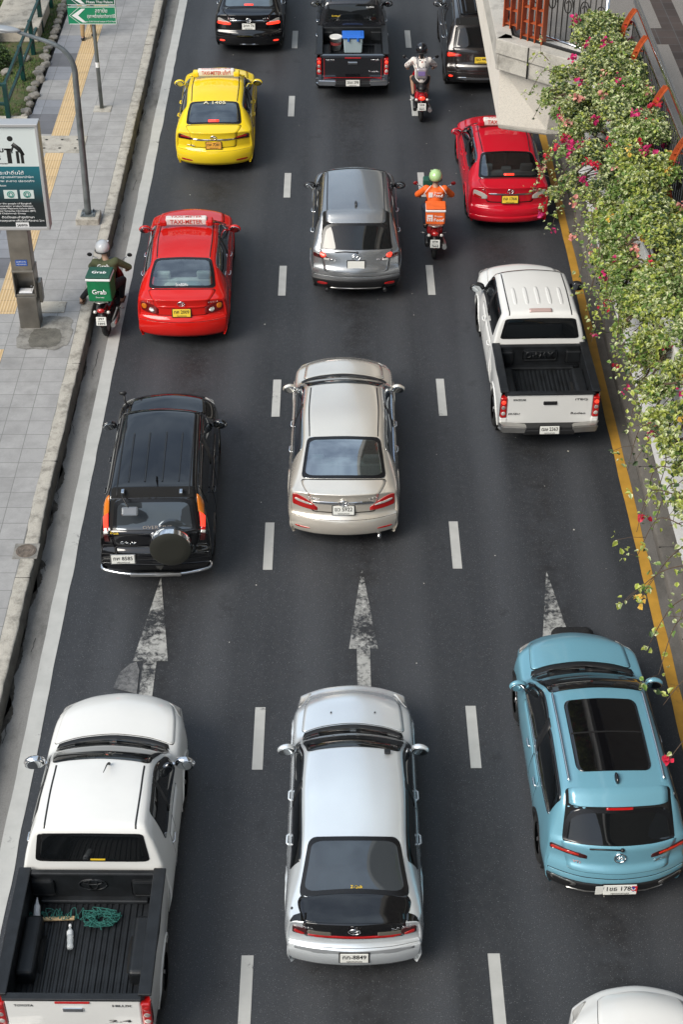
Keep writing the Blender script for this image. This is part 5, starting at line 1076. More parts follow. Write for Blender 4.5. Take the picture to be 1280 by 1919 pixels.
badge(S, rt, 'CR-V', -.42, .87, .06, width=.26); p_, n_ = rear_pt(S, .0, 1.02, .02); emblem(rt, p_, n_, 'h', .05)
for x in (-.26, -.09, .09, .26, ): top_patch(S, rt, 'roof_rib', x*1.5-.012, x*1.5+.012, -1.55, -.25, P_BLACK, off=.011, n=14, k=3)
bm = B(); tube(bm, [(.05, -1.50, 1.66), (.06, -1.56, 1.74), (.07, -1.80, 1.92)], [.02, .01, .004], 6); link('roof_antenna', bm, BLK, rt)
bm = B(); tube(bm, bez([(-.46, -1.78, 1.60), (-.46, -1.90, 1.62), (-.36, -2.06, 1.52)], 4), .012, 6); ml = link('parking_mirror', bm, BLK, rt); bm = B(); box(bm, (-.34, -2.09, 1.48), (.26, .05, .15), .03, Matrix.Rotation(R(-50), 3, 'X')); link('mirror_head', bm, mat('grey_mirror_face', (.22, .23, .24), .15, .5), ml)
bm = B(); box(bm, (.44, -1.80, 1.63), (.05, .10, .03), .008); box(bm, (-.46, -1.78, 1.63), (.05, .10, .03), .008); link('tailgate_hinge', bm, CHR, rt)
top_letters(S, rt, 'OVERTIME', .05, -2.02, .07, mat('etched_lettering', (.25, .22, .20), .4), .46, name='window_sticker'); badge(S, rt, 'Z-Quik', -.62, 1.10, .05, YINK, .14)
bm = B(); tube(bm, [(-.70, 1.62, .90), (-.76, 1.66, 1.0), (-.77, 1.72, 1.10)], .02, 6); ball(bm, (-.79, 1.72, 1.12), (.07, .04, .04), 6); link('fender_mirror', bm, BLK, rt)

# grey SUV
rt, S = car(dict(kind='suv', name='suv_car', cat='car', label='dark grey SUV with a pale blank plate and both brake lamps lit', paint=P_GREY, at=(.38, 30.33), rz=0, L=4.55, W=1.84, roof=1.69, cowlz=1.08, hoodz=.92, belt=1.0,
    y=dict(wb=-2.02, wt=-1.62, rr=-1.42, rf=.42, cowl=1.18), rb=.24, nb=-.40, rwy=(-2.04, -1.66), rwin=(.80, .68), swy=(-1.55, .98), bp=-.20, ax=(-1.32, 1.38), wr=.70, wtz=1.52, wbz=1.12, bump=P_GREY, handle=CHR, mir=BLK, rrw=.22, mz=1.12))
lights(S, rt, (.48, .90, .94), ('t', 2.1, .98, 1.16), DKL, rr=.2); lights(S, rt, (.60, .95, 1.03), (.71, .96, 1.06), LIT, rr=.5, off=.024, name='brake_lamp', n=6, k=6); lights(S, rt, (.52, .905, .935), (.64, .91, .95), CLL, rr=.3, off=.024, name='reversing_lamp', n=4, k=5)
p_, n_ = rear_pt(S, 0, .84, .02); plate(rt, p_, 10, ''); p_, n_ = rear_pt(S, 0, .98, .01); emblem(rt, p_, n_, 'wing', .085)
badge(S, rt, 'CX-5', -.48, .92, .05, width=.16); badge(S, rt, 'SKYACTIV', .48, .93, .04, width=.18)
q = [(.2, 1.9), (.2, 8.1), (S.uz(.56), 8.1), (S.uz(.56), 1.9)]; patch('lower_valance', S, q, BLK, rt, n=6, k=24, off=.034, skirt=.02)
for x in (-.66, .66): rear_strip(S, rt, 'reflector', x-.10, x+.10, .44, .49, REDL, .05, .4)
for x in (-.58, .58): bm = B(); cone(bm, (x, -2.27, .31), (x, -2.14, .32), .036, .036, 12); link('exhaust', bm, BLK, rt)
rear_strip(S, rt, 'valance_trim', -.5, .5, .355, .37, STEEL, .045)
bm = B(); ball(bm, (.0, -1.22, 1.70), (.03, .10, .05), 6); link('roof_antenna', bm, P_DARK, rt); top_patch(S, rt, 'tail_spoiler', -.60, .60, -1.66, -1.38, P_GREY, off=.014, skirt=.02, n=5, rr=.1)
a, b = rear_pt(S, .02, 1.10, .02)[0], rear_pt(S, -.42, 1.13, .02)[0]; bm = B(); tube(bm, [a, (a+b)/2+Vector((0, 0, .015)), b], .011, 5); ball(bm, a, .025, 6); link('rear_wiper', bm, BLK, rt)

# light blue SUV
rt, S = car(dict(kind='suv', name='suv_car', cat='car', label='light blue SUV with a big black glass sunroof', paint=P_BLUE, at=(3.46, 15.20), rz=1.5, L=4.50, W=1.82, roof=1.62, cowlz=1.04, hoodz=.90, belt=.98,
    y=dict(wb=-2.06, wt=-1.76, rr=-1.58, rf=.16, cowl=1.20), rb=.30, nb=-.40, rwy=(-2.09, -1.80), rwin=(.78, .70), swy=(-1.72, 1.0), bp=-.32, ax=(-1.30, 1.28), wr=.70, wtz=1.47, wbz=1.10, handle=CHR, sw_trim=True, rrw=.25, mz=1.08, ditch=False, archm=BLK, wr_=.34))
lights(S, rt, (.40, .87, .93), ('t', 2.0, .96, 1.13), DKL, rr=.12); lights(S, rt, (.50, .915, .935), ('t', 2.2, .97, 1.01), mat('red_light_bar', (.45, .02, .01), .2, emit=(1, .06, .02), estr=.05, coat=1), rr=.2, off=.02, name='light_bar')
p_, n_ = rear_pt(S, 0, .92, .01); emblem(rt, p_, n_, 'ring', .07, CHR); p_, n_ = rear_pt(S, .02, .50, .055); pl = plate(rt, p_, 10, '1ขธ 1788', w_=.42)
bm = B(); box(bm, (p_.x+.18, p_.y-.008, p_.z), (.07, .004, .14)); link('red_flag_panel', bm, mat('flag_red', (.6, .02, .03), .5), pl)
bm = B(); box(bm, (p_.x+.165, p_.y-.0095, p_.z), (.036, .004, .13)); link('blue_flag_field', bm, mat('flag_blue', (.02, .05, .30), .5), pl)
for a_ in (35, -35): 
    bm = B(); box(bm, (p_.x+.168, p_.y-.0125-.0004*(a_ > 0), p_.z), (.009, .003, .085), 0, Matrix.Rotation(R(a_), 3, 'Y')); link('flag_cross', bm, WINK, pl)
bm = B(); box(bm, (p_.x+.168, p_.y-.014, p_.z), (.05, .003, .012)); link('flag_bar', bm, MATS['flag_red'], pl)
bm = B(); box(bm, (p_.x-.26, p_.y-.004, p_.z), (.10, .008, .15), .004); link('white_sticker', bm, PLW, pl)
q = [(.1, 1.9), (.1, 8.1), (S.uz(.55), 8.1), (S.uz(.55), 1.9)]; patch('lower_valance', S, q, BLK, rt, n=6, k=24, off=.034, skirt=.02)
rear_strip(S, rt, 'silver_skid_strip', -.60, .60, .34, .365, STEEL, .05)
for s_ in (-1, 1):
    q = [(S.uz(.46), S.tx(S.uz(.46), s_*.52)), (S.uz(.50), (2.55 if s_ < 0 else 7.45)), (S.uz(.58), (2.5 if s_ < 0 else 7.5)), (S.uz(.54), S.tx(S.uz(.54), s_*.50))]
    if s_ < 0: q = [q[1], q[0], q[3], q[2]]
    o = patch('vent_trim', S, q, STEEL, rt, n=5, k=10, rr=.25, off=.046); qa = np.array(q); qa = qa.mean(0)+(qa-qa.mean(0))*.72; patch('corner_vent', S, qa, BLK, o, n=5, k=10, rr=.25, off=.054)
badge(S, rt, 'VTi', -.52, .80, .05, mat('pink_badge', (.6, .3, .3), .4), .10); badge(S, rt, 'ZS', .52, .82, .05, width=.18)
sr = top_patch(S, rt, 'sunroof', -.48, .48, -1.32, -.03, P_BLACK, off=.007, rr=.10, n=16, k=18); top_patch(S, sr, 'sunroof_bar', -.46, .46, -.66, -.645, GAP, off=.012, n=2)
for s_ in (-1, 1):
    bm = B(); tube(bm, bez([Vector(S.ev(S.uy(yy), S.tx(S.uy(yy), s_*.60)))+Vector((0, 0, .035)) for yy in (-1.50, -1.1, -.5, 0, .14)], 4), .016, 6); link('roof_rail', bm, CHR, rt)
bm = B(); ball(bm, (.0, -1.46, 1.62), (.03, .09, .055), 6); link('roof_antenna', bm, P_BLACK, rt); top_patch(S, rt, 'tail_spoiler', -.62, .62, -1.78, -1.58, P_BLUE, off=.014, skirt=.02, n=5, rr=.1); top_patch(S, rt, 'brake_light', -.17, .17, -1.812, -1.79, REDL, off=.02, n=3)
a, b = rear_pt(S, .02, 1.10, .02)[0], rear_pt(S, -.38, 1.13, .02)[0]; bm = B(); tube(bm, [a, b], .011, 5); ball(bm, a, .028, 6); link('rear_wiper', bm, BLK, rt)

# dark bronze SUV at the top right
rt, S = car(dict(kind='suv', name='suv_car', cat='car', label='dark bronze SUV with roof box ribs, partly hidden by the footbridge', paint=P_BROWN, at=(3.62, 40.65), rz=0, L=4.79, W=1.82, roof=1.80, cowlz=1.18, hoodz=1.02, belt=1.08,
    y=dict(wb=-2.16, wt=-1.85, rr=-1.66, rf=.40, cowl=1.20), rb=.18, nb=-.3, rwy=(-2.18, -1.88), rwin=(.76, .66), swy=(-1.7, 1.0), bp=-.22, ax=(-1.35, 1.42), wr=.68, wtz=1.66, wbz=1.20, nosez=.75, handle=CHR, sw_trim=True, mz=1.2, wr_=.37))
lights(S, rt, (.50, .98, 1.04), ('t', 1.9, .98, 1.12), REDL, rr=.25); lights(S, rt, (.66, .99, 1.05), ('t', 2.2, .99, 1.09), LIT, rr=.3, off=.02, name='brake_lamp')
p_, n_ = rear_pt(S, 0, .90, .02); plate(rt, p_, 8, 'ฌว 448', m=PLY); rear_strip(S, rt, 'chrome_strip', -.66, .66, .74, .78, STEEL, .025); rear_strip(S, rt, 'lower_trim', -.6, .6, .44, .50, CHR, .03)
for x in (-.75, .75): rear_strip(S, rt, 'reflector', x-.05, x+.05, .50, .54, LIT, .03, .4)
bx = top_patch(S, rt, 'roof_tray', -.52, .52, -1.55, .2, P_BLACK, off=.05, skirt=.05, rr=.06, n=8)
for x in (-.36, -.12, .12, .36): top_patch(S, bx, 'roof_rib', x-.02, x+.02, -1.45, .1, P_BLACK, off=.062, n=6, k=3)

# white car entering at the bottom right
rt, S = sedan_common(dict(name='sedan_car', cat='car', label='white car of which only the bonnet shows at the bottom right corner', paint=P_WHITE, at=(3.42, 9.05), rz=-1.5, L=4.6, W=1.80,
    y=dict(wb=-1.86, wt=-1.08, rf=.32, cowl=1.12), rwy=(-1.84, -1.10), swy=(-1.30, .98), bp=-.18, hoodz=.88, nosez=.68, nb=-.42, bulge=.03, hoodw=.60))

# ------------------------------------------------ pickups
def pickup(p):
    rt, S = car(dict(p, kind='cab')); h = p['W']/2; m = p['paint']; y0 = p['y']['cab']-.03; y1 = -p['L']/2+.14; zr = p['rail']; zf = .68; ya = p['ax'][0]; ar = p.get('wr_', .36)+.05
    ys = np.linspace(y1, y0, 34); xf = lambda y, z: h*(.965+.035*math.exp(-((y-ya)/.55)**2)*(1 if p.get('flare') else .5))*(1-.035*max(0, (z-.95)/.3))*(1-.03*max(0, (.55-z)/.2))
    for s_ in (-1, 1):
        zz = [.42, .5, .6, .7, .8, .9, 1.0, 1.08, zr-.02, zr]; P = np.array([[(s_*xf(y, z), y, z) for z in zz] for y in ys]); bm = B(); V = {}
        for i, y in enumerate(ys):
            for j, z in enumerate(zz):
                q = Vector(P[i, j]); d = Vector((0, y-ya, z-.36)); 
                if abs(d.length-ar) < .05: d = d.normalized()*ar; q = Vector((q.x, ya+d.y, .36+d.z))
                V[i, j] = bm.verts.new(q)
        for i in range(len(ys)-1):
            for j in range(len(zz)-1):
                c4 = [V[i, j], V[i+1, j], V[i+1, j+1], V[i, j+1]]
                if all(math.hypot(v.co.y-ya, v.co.z-.36) <= ar+.003 for v in c4): continue
                f = bm.faces.new(c4 if s_ > 0 else c4[::-1]); f.smooth = True
        bmesh.ops.delete(bm, geom=[v for v in bm.verts if not v.link_faces], context='VERTS')
        # inner skin so the side has thickness
        ex = [(s_*h*.80, y, z) for y in ys for z in (zr,)]
        link('bed_side', bm, m, rt)
        bm = B(); box(bm, (s_*h*.885, (y0+y1)/2, zr+.005), (h*.165, y0-y1, .035), .012); link('bed_rail', bm, p.get('railm', LINER), rt)
        arch_lip(rt, xf, ya, s_, ar, p.get('archm', m), .045, .36); wheel(rt, s_*(h-.13), ya, p.get('wr_', .36), .25)
        bm = B(); cone(bm, (s_*(h-.42), ya, .36), (s_*(h-.05), ya, .36), ar+.01, ar+.01, 24, False); link('wheel_well', bm, GAP, rt)
    xi = h*.82; bm = B()
    nx = 91; xs = np.linspace(-xi+.02, xi-.02, nx); rib = lambda x: .014*(1 if (x/.075+50.5) % 1 < .55 else 0)*(abs(x) < xi-.06)
    P = np.array([[(x, y, zf+rib(x)) for x in xs] for y in (y1+.03, (y0+y1)/2, y0-.14)]); lin = grid_mesh('bedliner', P, LINER, rt, smooth=False)
    bm = B()
    for s_ in (-1, 1):
        box(bm, (s_*(xi+.03), (y0+y1)/2, (zf+zr)/2), (.05, y0-y1, zr-zf), .015)
    box(bm, (0, y0-.05, (zf+zr)/2), (2*xi, .08, zr-zf), .02); box(bm, (0, y1+.02, (zf+zr)/2), (2*xi, .04, zr-zf), .01); box(bm, (0, (y0+y1)/2, zf-.06), (2*xi+.08, y0-y1, .08)); box(bm, (0, y0-.12, zf+.03), (2*xi-.2, .10, .06), .02)
    for x in (-.62, .62): box(bm, (x, y0-.10, zf+.25), (.30, .05, .28), .04)
    link('liner_wall', bm, LINER, lin)
    for s_ in (-1, 1): 
        bm = B(); box(bm, (s_*(xi-.10), ya, zf+.10), (.22, .84, .26), .05, seg=3); link('wheel_arch_box', bm, LINER, lin)
    bm = B(); c = Vector((0, y0-.10, (zf+zr)/2+.06))
    if p.get('embl') == 'ovals':
        for a_, b_, cz in ((.17, .10, 0), (.055, .095, 0), (.115, .04, .04)): tube(bm, [c+Vector((a_*math.cos(t), 0, cz+b_*math.sin(t))) for t in np.linspace(0, 2*math.pi, 24)], .010, 6)
    else: box(bm, c, (.62, .03, .22), .04)
    link('headboard_emblem', bm, LINER, lin)
    if p.get('embl') != 'ovals': lettering('D-MAX', .17, LINER, lin, c+Vector((0, -.02, 0)), bold=.02, width=.5, thick=.015)
    bm = B(); box(bm, (0, y1+.005, zr-.34), (1.66*h, .09, .62), .02)
    tg = link('tailgate', bm, p.get('tgm', m), rt); bm = B(); box(bm, (0, y1-.01, zr-.015), (1.70*h, .10, .035), .012); link('tailgate_cap', bm, p.get('capm', LINER), tg)
    yb = y1-.045; bm = B(); box(bm, (0, yb, zr-.20), (.24, .03, .07), .012); link('tailgate_handle', bm, p.get('hm', CHR), tg)
    for s_, s in ((-1, p['tl']), (1, p['tr'])): lettering(s, .055, p.get('ink', CHR), tg, (s_*h*.60, yb+.0, zr-.13), bold=.02, width=.22, name='badge')
    if p.get('tr2'): lettering(p['tr2'], .06, p.get('ink', CHR), tg, (h*.56, yb+.0, zr-.42), bold=.02, width=.26, name='badge')
    if p.get('brk'): bm = B(); box(bm, (0, yb, zr-.07), (.40, .025, .03), .01); link('brake_light', bm, REDL if p['brk'] == 1 else LIT, tg)
    bm = B(); box(bm, (0, y1+.05, .45), (1.80*h, .14, .14), .03); link('rear_crossmember', bm, GAP, rt)
    for s_ in (-1, 1):
        bm = B(); box(bm, (s_*h*.895, y1+.01, .87), (h*.125, .14, .42), .025, seg=3); l_ = link('tail_light', bm, REDL, rt)
        for k, (zz, mm) in enumerate(((.99, LIT if p.get('lit') else REDL), (.88, mat('lamp_reflector', (.5, .42, .4), .15, .5, coat=1)), (.76, CLL))):
            bm = B(); ball(bm, (s_*h*.90, y1-.055, zz), (h*.045, .014, .042), 8); link('lamp_bulb', bm, mm, l_)
        bm = B(); box(bm, (s_*h*.885, y1+.03, .58), (h*.16, .16, .18), .03); link('rear_corner', bm, m, rt)
    bm = B(); box(bm, (0, y1-.10, .50), (1.74*h, .20, .09), .02); box(bm, (0, y1-.12, .46), (.9, .22, .10), .02); bp = link('rear_bumper', bm, BLK, rt)
    for s_ in (-1, 1): 
        bm = B(); poly_prism(bm, [(s_*h*.45, y1-.23), (s_*h*.92, y1-.20), (s_*h*.96, y1-.04), (s_*h*.97, y1-.02), (s_*h*.45, y1-.1)][::s_], .44, .58); bmesh.ops.bevel(bm, geom=bm.edges[:], offset=.02, segments=2, affect='EDGES'); link('bumper_corner', bm, p.get('bm_', STEEL), bp)
    plate(rt, (0, y1-.235, .52), 8, p['plate'])
    bm = B(); box(bm, (0, (y0+y1)/2, .45), (h*1.3, y0-y1, .2), .03); link('chassis', bm, GAP, rt)
    return rt, S
rt, S = pickup(dict(name='pickup_truck', cat='pickup truck', label='white double-size pickup at the bottom left carrying green rope and a bottle in its bed', paint=P_WHITE, at=(-2.99, 13.42), rz=-.6, L=5.33, W=1.86, roof=1.80, cowlz=1.17, hoodz=1.02, belt=1.06, rail=1.16,
    y=dict(cab=-.68, wt=-.60, rf=.50, cowl=1.46), rwy=(-.664, -.605), rwin=(.75, .69), swy=(-.28, 1.12), bp=.30, twodoor=True, ax=(-1.62, 1.46), wr=.67, nb=-.36, wr_=.37, handle=CHR, mir=CHR, ms=1.15, mz=1.18, nosez=.75, embl='ovals', tl='TOYOTA', tr='HILUX', tr2='2.4', plate='', brk=1, ink=mat('dark_badge', (.08, .08, .08), .3, .6), flare=True, hoodw=.84, my=1.02))
HIL = rt
top_patch(S, rt, 'window_sticker', -.02, .16, -.6625, -.6605, YINK, off=.01, n=2)
bm = B(); tube(bm, [(.12, .42, 1.80), (.11, .36, 1.86), (.09, .16, 1.92)], [.022, .01, .004], 6); link('roof_antenna', bm, BLK, rt)
rt, S = pickup(dict(name='pickup_truck', cat='pickup truck', label='white pickup beside the yellow line with an empty bed and DMAX lettering', paint=P_WHITE, at=(3.65, 25.58), rz=1.3, L=5.20, W=1.80, roof=1.74, cowlz=1.13, hoodz=.98, belt=1.04, rail=1.16,
    y=dict(cab=-.84, wt=-.76, rf=.80, cowl=1.50), rwy=(-.824, -.765), rwin=(.80, .70), swy=(-.62, 1.28), bp=.32, ax=(-1.70, 1.50), wr=.70, nb=-.26, wr_=.36, handle=P_WHITE, mir=BLK, ms=1.15, mz=1.2, nosez=.75, tl='SPACECAB', tr='iTEQ', tr2='Rodeo', plate='ฒษ 2363', lit=True, hm=BLK, ink=mat('dark_badge'), flare=True, my=1.10))
DMX = rt
for x in (-.42, -.21, 0, .21, .42): top_patch(S, rt, 'roof_rib', x-.035, x+.035, -.45, .15, P_WHITE, off=.005, n=8, k=4, rr=.3)
top_patch(S, rt, 'brake_light', -.20, .20, -.70, -.63, mat('rack_lamp', (.62, .45, .42), .3, .3), off=.03, skirt=.03, n=3)
lettering('ISUZU', .05, MATS['dark_badge'], rt, (-.62, -2.505, .74), bold=.02, width=.20, name='badge')
rt, S = pickup(dict(name='pickup_truck', cat='pickup truck', label='dark grey pickup carrying a white bucket and a blue-lidded box', paint=P_DARK, at=(.40, 40.62), rz=0, L=5.33, W=1.86, roof=1.80, cowlz=1.17, hoodz=1.02, belt=1.06, rail=1.16,
    y=dict(cab=-.62, wt=-.50, rf=.56, cowl=1.36), rwy=(-.60, -.505), rwin=(.75, .69), swy=(-.40, 1.12), bp=.30, ax=(-1.62, 1.46), wr=.67, nb=-.36, wr_=.37, handle=CHR, mir=BLK, nosez=.75, embl='ovals', tl='TOYOTA', tr='HILUX', tr2='Revo', plate='2ฒร 298', brk=1, lit=True, bm_=CHR, tgm=P_DARK, capm=P_DARK, flare=True))
REV = rt
bm = B(); h_ = .93; box(bm, (0, -2.585, .59), (1.42, .006, .012)); [box(bm, (s_*.71, -2.585, .83), (.012, .006, .5)) for s_ in (-1, 1)]; link('red_pinstripe', bm, REDL, rt)
top_letters(S, rt, 'Limited', -.42, -.575, .06, YINK, .2); top_letters(S, rt, 'โชคดีมีชัย', .46, -.53, .05, WINK, .2)

# loads lying in the pickup beds (things of their own)
def on(parent, o): o.matrix_world = parent.matrix_basis @ o.matrix_basis; return o
bm = B(); zf = .696
bt = root('bottle', 'clear plastic water bottle lying on the black ribbed bed of the near white pickup', 'bottle', (-.22, -1.42, zf+.04), 8); on(HIL, bt)
P_ = np.array([[(q*math.cos(t), a, q*math.sin(t)) for t in np.linspace(0, 2*math.pi, 21)] for a, q in ((-.15, .0), (-.15, .034), (-.12, .040), (-.07, .036), (-.03, .040), (.02, .036), (.06, .040), (.10, .036), (.14, .015), (.17, .014))]); grid_mesh('bottle_body', P_, PLASTIC_CLEAR, bt)
bm = B(); cone(bm, (0, .17, 0), (0, .20, 0), .018, .018, 12); link('cap', bm, WINK, bt); bm = B(); cone(bm, (0, .03, 0), (0, .09, 0), .041, .041, 16, False); link('bottle_label', bm, mat('pale_label', (.6, .62, .64), .5), bt)
rnd = random.Random(5); bm = B()
pts = []
for k in range(150):
    a = k*.55+rnd.uniform(-.6, .6); r_ = .04+.13*rnd.random(); pts.append((.12+r_*math.cos(a)*1.5+.012*rnd.uniform(-1, 1), -1.13+r_*math.sin(a)+.01*rnd.uniform(-1, 1), zf+.012+.0004*k+rnd.uniform(0, .02)))
tube(bm, bez(pts, 3), .0045, 4)
pts = [(.12-.01*k+rnd.uniform(-.05, .05), -1.08+rnd.uniform(-.07, .09), zf+.02+rnd.uniform(0, .06)) for k in range(75)]; tube(bm, bez([(p[0]-.15, p[1], p[2]) for p in pts], 3), .0045, 4)
on(HIL, tag(link('rope', bm, mat('green_rope', (.02, .13, .11), .8)), 'tangled dark green rope in the front of the near white pickup bed', 'rope'))
bm = B(); box(bm, (-.42, -1.12, zf+.02), (.42, .05, .03), .008, Matrix.Rotation(R(3), 3, 'Z')); on(HIL, tag(link('wooden_stick', bm, mat('pale_wood', (.50, .36, .20), .7, var=(14, .3))), 'short pale wooden stick under the green rope in the pickup bed', 'stick'))
me = blob([('c', (-.66, -1.18, zf+.05), (-.67, -1.02, zf+.12), .045, .04), ('c', (-.67, -1.02, zf+.12), (-.68, -.92, zf+.16), .03, .012)], .012, 2); on(HIL, tag(link('plastic_bag', me, mat('white_bag_plastic', (.72, .72, .72), .35, bump=(25, .8))), 'crumpled white plastic bag at the left corner of the near white pickup bed', 'bag'))
bk = root('bucket', 'white paint bucket in the dark grey pickup bed beside the blue-lidded box', 'bucket', (-.42, -1.02, zf)); on(REV, bk)
P_ = np.array([[(q*math.cos(t), q*math.sin(t), a) for t in np.linspace(0, 2*math.pi, 29)] for a, q in ((0, .0), (0, .125), (.30, .150), (.30, .158), (.34, .160), (.34, .145), (.33, .14))]); grid_mesh('bucket_body', P_, mat('bucket_white', (.72, .71, .68), .4), bk, flip=True)
bm = B(); cone(bm, (0, 0, .315), (0, 0, .335), .146, .142, 24); link('bucket_lid', bm, mat('bucket_lid_white', (.66, .65, .62), .5), bk); bm = B(); cone(bm, (0, 0, .14), (0, 0, .22), .1385, .1435, 24, False); link('bucket_label', bm, mat('red_black_label', (.35, .06, .06), .5), bk)
bxx = root('storage_box', 'translucent storage box with a bright blue lid in the dark grey pickup bed', 'box', (.02, -1.12, zf)); on(REV, bxx)
bm = B(); box(bm, (0, 0, .20), (.50, .40, .40), .03)
for v in bm.verts: k_ = 1-.10*(1-v.co.z/.4); v.co.x *= k_; v.co.y *= k_
link('box_body', bm, mat('frosted_plastic', (.42, .52, .56), .3, alpha=.92), bxx); bm = B(); box(bm, (0, 0, .42), (.56, .46, .05), .02); box(bm, (0, 0, .45), (.42, .32, .02), .01); lid = link('box_lid', bm, mat('blue_plastic', (.03, .16, .62), .35), bxx)
bm = B(); [box(bm, (x, -.235, .38), (.05, .02, .10), .006) for x in (-.12, .12)]; link('box_clip', bm, MATS['blue_plastic'], bxx)

# ------------------------------------------------ scooters and people
SKIN = mat('skin', (.42, .25, .17), .55)
def scooter(label, at, rz, pm, plate1, plate2, lit=True, rake=0, ry=0, seatm=BLK, rack=False):
    rt = root('scooter', label, 'scooter', (*at, 0), rz, None, 0, ry)
    link('rear_body', blob([('c', (0, -.05, .52), (0, -.78, .66), .13, .10), ('b', (0, -.55, .60), (.17, .30, .12)), ('c', (0, -.70, .62), (0, -.88, .70), .085, .05)], .02, 3), pm, rt)
    link('front_apron', blob([('c', (0, .42, .45), (0, .36, .95), .17, .13), ('b', (0, .46, .62), (.20, .09, .30)), ('c', (0, .38, .9), (0, .34, 1.0), .12, .10)], .02, 3), pm, rt)
    link('seat', blob([('c', (0, -.02, .76), (0, -.62, .80), .105, .09), ('b', (0, -.30, .76), (.15, .34, .07))], .02, 3), seatm, rt)
    bm = B(); box(bm, (0, .18, .30), (.30, .46, .07), .02); box(bm, (0, -.35, .38), (.22, .5, .22), .05); link('footboard', bm, BLK, rt)
    for y_ in (.64, -.62):
        prof = [(-.5, .70), (-.45, .90), (-.2, 1.), (.2, 1.), (.45, .9), (.5, .7)]
        P = np.array([[(a*.105, y_+q*.28*math.cos(t), .28+q*.28*math.sin(t)) for t in np.linspace(0, 2*math.pi, 29)] for a, q in prof]); wh = grid_mesh('wheel', P, RUB, rt)
        bm = B(); cone(bm, (-.04, y_, .28), (.04, y_, .28), .19, .19, 18); link('rim', bm, ALU, wh)
    link('rear_mudguard', blob([('c', (0, -.80, .58), (0, -.92, .36), .07, .05), ('b', (0, -.88, .46), (.09, .03, .12))], .016, 2), BLK, rt)
    link('front_mudguard', blob([('c', (0, .86, .46), (0, .50, .60), .06, .07)], .02, 2), pm, rt)
    bm = B(); tube(bm, bez([(-.36, .22, 1.02), (-.20, .30, 1.05), (0, .34, 1.03), (.20, .30, 1.05), (.36, .22, 1.02)], 4), .014, 8); tube(bm, [(0, .34, 1.0), (0, .62, .3)], .03, 8); link('handlebar', bm, BLK, rt)
    bm = B(); ball(bm, (0, .38, 1.06), (.17, .12, .08), 8); link('instrument_cover', bm, BLK, rt)
    for s_ in (-1, 1):
        bm = B(); cone(bm, (s_*.25, .26, 1.03), (s_*.38, .20, 1.01), .02, .02, 10); link('grip', bm, RUB, rt)
        bm = B(); tube(bm, bez([(s_*.20, .30, 1.06), (s_*.26, .32, 1.15), (s_*.36, .30, 1.22)], 4), .007, 6); mr = link('mirror', bm, CHR, rt)
        bm = B(); ball(bm, (s_*.40, .30, 1.25), (.052, .02, .042), 8); link('mirror_head', bm, P_MAROON if rake else BLK, mr)
        bm = B(); ball(bm, (s_*.13, -.85, .63), (.04, .035, .035), 8); link('indicator', bm, CLL, rt)
        bm = B(); cone(bm, (s_*.14, -.16, .32), (s_*.27, -.16, .33), .014, .014, 8); link('footpeg', bm, STEEL, rt)
    bm = B(); ball(bm, (0, -.905, .69), (.075, .04, .05), 8); link('tail_light', bm, LIT if lit else REDL, rt); bm = B(); ball(bm, (0, -.955, .40), (.04, .012, .02), 6); link('reflector', bm, REDL, rt)
    bm = B(); tube(bm, [(.16, -.20, .30), (.19, -.50, .30), (.20, -.90, .38)], [.03, .055, .05], 10); link('exhaust', bm, STEEL, rt); bm = B(); tube(bm, [(-.14, -.2, .34), (-.15, -.66, .30)], .05, 8); link('engine_case', bm, BLK, rt)
    bm = B(); tube(bm, bez([(-.12, -.50, .80), (-.14, -.78, .84), (0, -.90, .85), (.14, -.78, .84), (.12, -.50, .80)], 4), .012, 6)
    if rack: box(bm, (0, -.66, .84), (.30, .36, .02), .005)
    link('grab_rail', bm, STEEL if rack else BLK, rt)
    bm = B(); box(bm, (0, -.975, .50), (.20, .01, .175), .006, Matrix.Rotation(R(-12), 3, 'X')); pl = link('licence_plate', bm, PLW, rt); up = Vector((0, math.sin(R(12)), math.cos(R(12))))
    c = Vector((0, -.982, .50)); lettering(plate1, .062, INK, pl, c+up*.05, (1, 0, 0), up, .016, width=.12); lettering('กรุงเทพมหานคร', .02, INK, pl, c+up*.002, (1, 0, 0), up, .008, width=.14); lettering(plate2, .062, INK, pl, c-up*.048, (1, 0, 0), up, .016, width=.14)
    return rt
def hand(c, fwd, side, curl=1):
    "palm, four fingers of different length bent round the grip, thumb closing from the side"
    c = Vector(c); fwd = Vector(fwd).normalized(); side = Vector(side).normalized(); up = side.cross(fwd).normalized()
    if up.z < 0: up = -up
    o = [('b', c-fwd*.01, (.042, .045, .018), None)]
    for k, ln in enumerate((.9, 1., .95, .78)):
        s_ = (k-1.5)*.020; a = c+side*s_+fwd*.028+up*.006; b = a+fwd*.032*ln+up*.004; d = b+fwd*.012*ln-up*.030*curl; e = d-fwd*.024*ln-up*.010*curl
        o += [('c', a, b, .0095, .009), ('c', b, d, .009, .0085), ('c', d, e, .0085, .0075)]
    a = c-side*.034-fwd*.012; b = a-side*.012+fwd*.024-up*.014; o += [('c', a, b, .011, .0095), ('c', b, b+fwd*.022-up*.016+side*.012, .0095, .008)]
    return o
